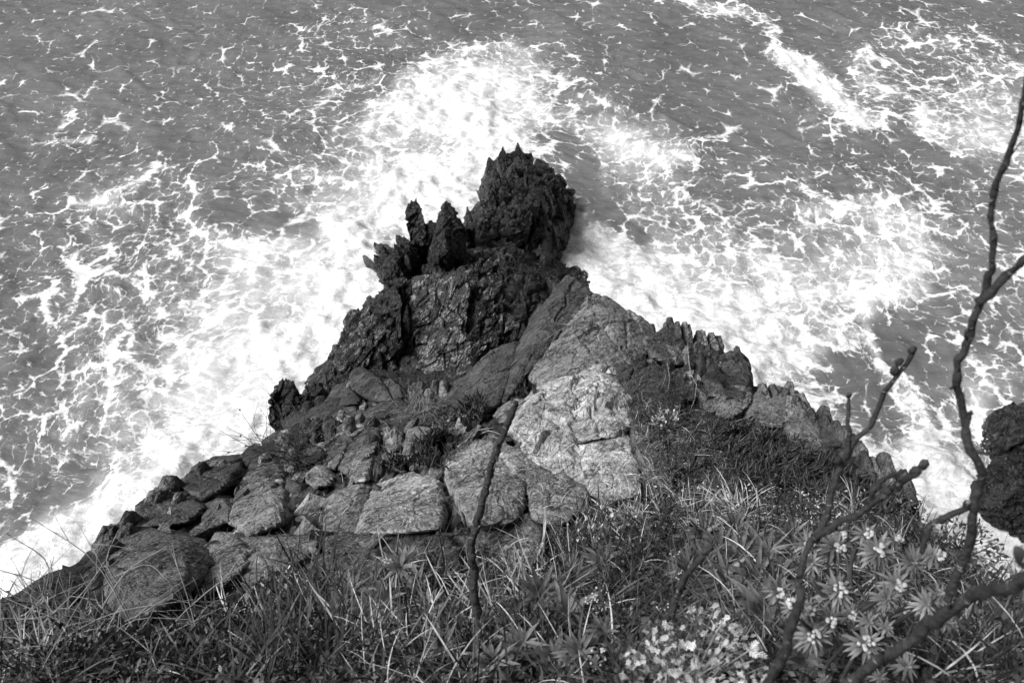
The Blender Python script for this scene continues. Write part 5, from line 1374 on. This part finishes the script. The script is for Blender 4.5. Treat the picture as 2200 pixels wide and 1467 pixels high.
def ground_cover():
    pos, nrm, rise, size, mats = [], [], [], [], []
    def collect(poly, n, per, r, lo, hi, choice):
        p, nn = GP[0] if poly is MEADOW else sample(poly, n)
        k = len(p) * per
        pos.append(np.repeat(p, per, 0)); nrm.append(np.repeat(nn, per, 0)); rise.append(np.full(k, r)); size.append(PR.uniform(lo, hi, k)); mats.append(PR.choice(choice, k))
    collect(MEADOW, 5600, 6, .11, .010, .034, [0, 0, 0, 1, 1, 2])
    collect([(1330, 820), (1420, 790), (1520, 830), (1560, 920), (1600, 1060), (1400, 1080), (1370, 1000)], 1100, 5, .05, .010, .03, [0, 0, 1, 2])
    collect([(580, 930), (700, 900), (720, 960), (640, 1000), (560, 970)], 200, 4, .04, .012, .03, [0, 1, 2])
    collect([(860, 850), (960, 850), (1000, 890), (960, 930), (880, 900)], 300, 4, .05, .012, .03, [0, 1, 1, 2])
    collect([(1380, 1060), (1700, 1040), (1960, 1090), (2080, 1180), (1900, 1180), (1500, 1120)], 900, 5, .08, .010, .03, [0, 0, 1, 2, 3])
    p, nn, r, L, m = np.concatenate(pos), np.concatenate(nrm), np.concatenate(rise), np.concatenate(size), np.concatenate(mats)
    k = len(p)
    un = lambda v: v / np.linalg.norm(v, axis=1, keepdims=True)
    d = un(PR.normal(0, 1, (k, 3)) * np.array([1, 1, .5]) + UP * .35); s = un(np.cross(d, nn + PR.normal(0, .5, (k, 3))))
    o = p + PR.normal(0, .03, (k, 3)) + UP * (PR.random(k) * r - .02)[:, None]; w = (L * PR.uniform(.14, .28, k))[:, None]; L = L[:, None]
    V = np.stack([o, o + d * L * .5 + s * w, o + d * L, o + d * L * .5 - s * w], 1).reshape(-1, 3)
    me = mesh_from('ground_cover', V, np.arange(4 * k).reshape(-1, 4), None, False, mats=[M_LEAF_DARK, M_LEAF, M_LITTER, M_GRASS_DRY], midx=m)
    link('ground_cover', me, kind='stuff', label='tangled low leaves covering the soil of the slope', category='ground cover')
ground_cover()

# ---------------------------------------------------------------- dead stems, roots and small flowers
def stems(name, label, paths, r, mat, group, cat='twig', seg=12):
    a = Acc(); P0 = None
    for pts, rr in paths:
        P = np.array(pts)
        if P0 is None: P0 = P[0]
        n = seg; C = curve(P, n)
        a.tube(C - P0, np.linspace(rr * .7, rr * .25, n), 5)
    return link(name, a.build(name, [mat]), None, P0.tolist(), label=label, category=cat, group=group)
def on(px, py, lift=.02):
    s = surf(px, py); return s[0] + UP * lift
def pix_path(L, lift=.03): return [on(x, y, lift) for x, y in L]
stems('dead_twig', 'forked dead twig lying on the leaning slab', [
    (pix_path([(1262, 640), (1258, 662), (1240, 690), (1222, 702), (1200, 715), (1168, 735)]), .012), (pix_path([(1222, 702), (1212, 722), (1190, 748)]), .006),
    (pix_path([(1238, 692), (1232, 715), (1230, 732)]), .005), (pix_path([(1222, 702), (1200, 700), (1192, 700)]), .004), (pix_path([(1205, 712), (1190, 730), (1182, 748)]), .005)], .01, M_TWIG, 'dead twigs and roots')
stems('dead_twig', 'long pale curved stem hanging down the right flank', [(pix_path([(1476, 745), (1478, 780), (1484, 815), (1494, 850), (1488, 875), (1468, 888), (1446, 892)], .05), .009)], .01, M_TWIG, 'dead twigs and roots')
stems('dead_twig', 'pair of thin pale stems on the weedy dark face', [(pix_path([(1432, 785), (1436, 830), (1425, 855), (1412, 862)], .05), .006), (pix_path([(1430, 810), (1420, 840), (1405, 858)], .05), .005), (pix_path([(1372, 835), (1380, 815), (1392, 808)], .05), .005)], .01, M_TWIG, 'dead twigs and roots')
stems('dead_twig', 'pale trailing roots right of the smooth pale rock', [(pix_path([(1348, 940), (1352, 970), (1360, 1000), (1366, 1015)], .03), .007), (pix_path([(1350, 935), (1372, 975), (1385, 1005)], .03), .006), (pix_path([(1340, 930), (1320, 925), (1300, 922), (1285, 918), (1280, 905)], .03), .006), (pix_path([(1365, 960), (1385, 945), (1400, 925)], .04), .005), (pix_path([(1370, 1010), (1400, 1018), (1420, 1012)], .04), .005)], .01, M_TWIG, 'dead twigs and roots')
stems('dead_twig', 'twisted grey root along the top of the rounded boulder', [(pix_path([(985, 965), (1005, 950), (1030, 938), (1055, 930), (1078, 940)], .03), .014), (pix_path([(1000, 956), (1030, 930), (1060, 925)], .04), .008), (pix_path([(1045, 932), (1065, 945), (1085, 945)], .03), .007)], .01, M_TWIG, 'dead twigs and roots')
def bush(name, label, cx, cy, n, L, rad, mat, seeds=False, r=.003, grp='dead bushes on the left'):
    s = surf(cx, cy); p0 = s[0]; a = Acc(); U, F0 = cube_sphere(2)
    for k in range(n):
        d = unit(np.array([PR.normal(0, .7), PR.normal(-.05, .5), PR.uniform(.25, 1.1)]))
        st = PR.normal(0, rad, 3) * np.array([1, 1, .2]); l = L * PR.uniform(.5, 1.1)
        P = [st, st + d * l * .5 + PR.normal(0, l * .07, 3), st + d * l + np.array([0, 0, -l * PR.uniform(0, .45)]) + PR.normal(0, l * .08, 3)]
        C = curve(P, 8); a.tube(C, np.linspace(r * PR.uniform(.6, 1.2), r * .3, 8), 4, 0, False)
        if k % 2 == 0:
            q = C[5]; d2 = unit(d + PR.normal(0, .6, 3)); a.tube(curve([q, q + d2 * l * .15, q + d2 * l * .3 - UP * l * .04], 5), np.linspace(r * .5, r * .25, 5), 4, 0, False)
        if seeds and k % 3 == 0: a.add(U * .008 + C[-1], F0.tolist(), 0)
    link(name, a.build(name, [mat]), None, p0.tolist(), label=label, category='bush', group=grp)
bush('dead_bush', 'pale tangled dead bush in the lower left corner', 130, 1440, 120, .46, .14, M_TWIG, r=.0030)
bush('dead_bush', 'thin dry stems standing before the round-nosed boulder', 215, 1370, 34, .36, .08, M_TWIG, r=.0030)
bush('dead_bush', 'wiry dark dead bush spreading on the left slope', 640, 985, 90, .62, .06, M_TWIG_DARK, True, r=.0035)
bush('dead_bush', 'thin stems with seed heads leaning over the surf on the left', 575, 975, 14, .55, .04, M_TWIG_DARK, True, r=.0035)
bush('dead_bush', 'dry wispy bush above the finger-leaved clumps', 890, 890, 50, .36, .08, M_TWIG, r=.0026)
bush('dead_bush', 'dry wispy bush growing in the crack of the ridge', 1185, 770, 26, .32, .06, M_TWIG_DARK, r=.003)
bush('weedy_bush', 'low weedy bush on the dark face under the ridge', 1370, 850, 80, .26, .10, M_LEAF, r=.003, grp='green bushes')
def leafy_bush(label, cx, cy, n, R, L, mats, grp, name='leafy_bush', rise=.08):
    s = surf(cx, cy); p0 = s[0]; a = Acc()
    for k in range(n):
        o = PR.normal(0, 1, 3); o = unit(o) * R * PR.random() ** .4 * np.array([1, 1, .7]) + UP * rise
        d = unit(o + PR.normal(0, R, 3) + UP * R); sd = unit(np.cross(d, PR.normal(0, 1, 3))); l = L * PR.uniform(.6, 1.2); w = l * .24
        a.add(np.array([o, o + d * l * .55 + sd * w, o + d * l, o + d * l * .55 - sd * w]), [[0, 1, 2, 3]], int(PR.integers(len(mats))))
    for k in range(10):
        q = unit(PR.normal(0, 1, 3) * np.array([1, 1, .4]) + UP * .3) * R * .9
        a.tube(curve([np.zeros(3), q * .5 + UP * .01, q + UP * rise], 5), np.linspace(.004, .002, 5), 4, len(mats) - 1, False)
    link(name, a.build(name, mats, False), None, p0.tolist(), label=label, category='bush', group=grp)
GL = 'green bushes'
leafy_bush('small pale-leaved bush at the end of the long curved stem', 1425, 915, 130, .10, .045, [M_LEAF_PALE, M_LEAF], GL)
for i, (x, y, n, R, l, lab) in enumerate([(610, 1290, 300, .12, .035, 'pale weedy bush below the flat lichened boulder'), (540, 1370, 340, .15, .035, 'low green bush left of the strap-leaved grass'), (620, 1440, 300, .12, .03, 'small green bush at the bottom edge left of centre'), (480, 1430, 260, .13, .035, 'dark leafy bush beside the smooth round stone'),
                              (1250, 1180, 260, .12, .03, 'feathery bush right of the spotted rock'), (1330, 1150, 260, .12, .03, 'feathery bush in front of the smooth pale rock'), (1380, 1210, 240, .11, .03, 'green bush left of the leafy dark plants'), (2060, 1200, 340, .16, .035, 'dark bush beneath the tall slender branch'),
                              (2120, 1330, 380, .18, .03, 'dark bush under the low thick branch'), (1950, 1180, 260, .13, .03, 'small bush behind the spurge flowers'), (350, 1440, 300, .14, .03, 'dark low bush under the small stones'), (2150, 1430, 380, .16, .03, 'shaded bush in the lower right corner'), (130, 1455, 320, .14, .03, 'dark bush in the lower left corner'), (430, 1390, 300, .12, .028, 'low bush right of the smooth round stone'), (810, 1445, 300, .12, .028, 'low green bush at the bottom edge left of the sapling'), (700, 1400, 320, .13, .03, 'green bush under the strap-leaved grass'), (1010, 1420, 300, .12, .03, 'low green bush below the sapling foot'), (1160, 1380, 300, .12, .028, 'low green bush between the sapling and the round flower head'), (910, 1300, 240, .10, .028, 'small bush in curling grass left of the sapling'), (1330, 1260, 280, .11, .028, 'small bush above the round flower head'), (250, 1450, 300, .14, .03, 'dark bush at the bottom edge under the dead bush'), (1430, 1130, 260, .11, .028, 'small bush in dry grass above the leafy dark plants'), (1820, 1180, 240, .11, .028, 'small bush between the knotted branch and the spurge')]):
    leafy_bush(lab, x, y, n, R, l, [M_LEAF, M_LEAF_DARK] if i not in (0, 4, 5) else [M_LEAF, M_LEAF_PALE, M_LEAF], GL)
def flower_stem(label, cx, cy, h, n, R, grp='pale flower heads in the grass', dot=.0042):
    s = surf(cx, cy); p0 = s[0]
    e = empty('wildflower', p0.tolist(), label=label, category='flower', group=grp)
    top = UP * h + np.array([PR.normal(0, .02), -.02, 0])
    a = Acc(); a.tube(curve([np.zeros(3), top * .5 + PR.normal(0, .01, 3), top], 7), .0025, 5)
    f = Acc(); U, F0 = cube_sphere(2)
    for k in range(n):
        q = top + unit(PR.normal(0, 1, 3) * np.array([1, 1, .35]) + UP * .3) * R * PR.random() ** .5
        a.tube([top - UP * .02, q], [.001, .001], 4, 0, False)
        f.add(U * dot * PR.uniform(.6, 1.2) * np.array([1, 1, .6]) + q, F0.tolist(), 0)
    link('stem', a.build('stem', [M_LEAF]), e); link('flower_head', f.build('flower_head', [M_FLOWER]), e)
for x, y, h, n, R, lab in [(1295, 1330, .2, 34, .05, 'round head of tiny pale flowers left of the grey shrub'), (1440, 1225, .18, 18, .035, 'small pale flower head left of the stub tip'), (1270, 1440, .15, 20, .035, 'pale flower head at the bottom edge left of the grey shrub'), (1455, 1260, .12, 8, .03, 'few loose white flower buds below the stub tip'),
                         (1400, 1345, .16, 24, .04, 'pale flower head touching the top of the grey shrub'), (1095, 1420, .1, 6, .02, 'tiny white flower low in the central grass'), (1655, 1068, .03, 7, .018, 'tiny white daisy in front of the dark mat'), (1690, 1100, .03, 7, .018, 'tiny white daisy in short turf above the spurge'), (740, 1405, .04, 4, .015, 'single white flower in the lower left grass')]:
    flower_stem(lab, x, y, h, n, R)
# one dark oval leaf pair at the right edge, on the low branch
ov = Acc(); c0 = at_d(2190., 1215., 1.2)
for ang, l in ((1.9, .026), (-.4, .03)):
    d = np.array([math.cos(ang) * .6, 0.35 * math.sin(ang) + .2, math.sin(ang) * .6]); d = unit(d); sd = unit(np.cross(d, [0, -.7, .7]))
    t = np.linspace(0, 1, 8); W = .008 * np.sin(np.pi * np.clip(t, .04, .96)) ** .7
    ov.ribbon(np.array([d * l * q + UP * .006 * math.sin(3.1 * q) for q in t]), W, sd)
link('oval_leaf_sprig', ov.build('oval_leaf_sprig', [M_LEAF_DARK]), None, c0.tolist(), label='dark oval leaves on the low branch at the right edge', category='leaves')
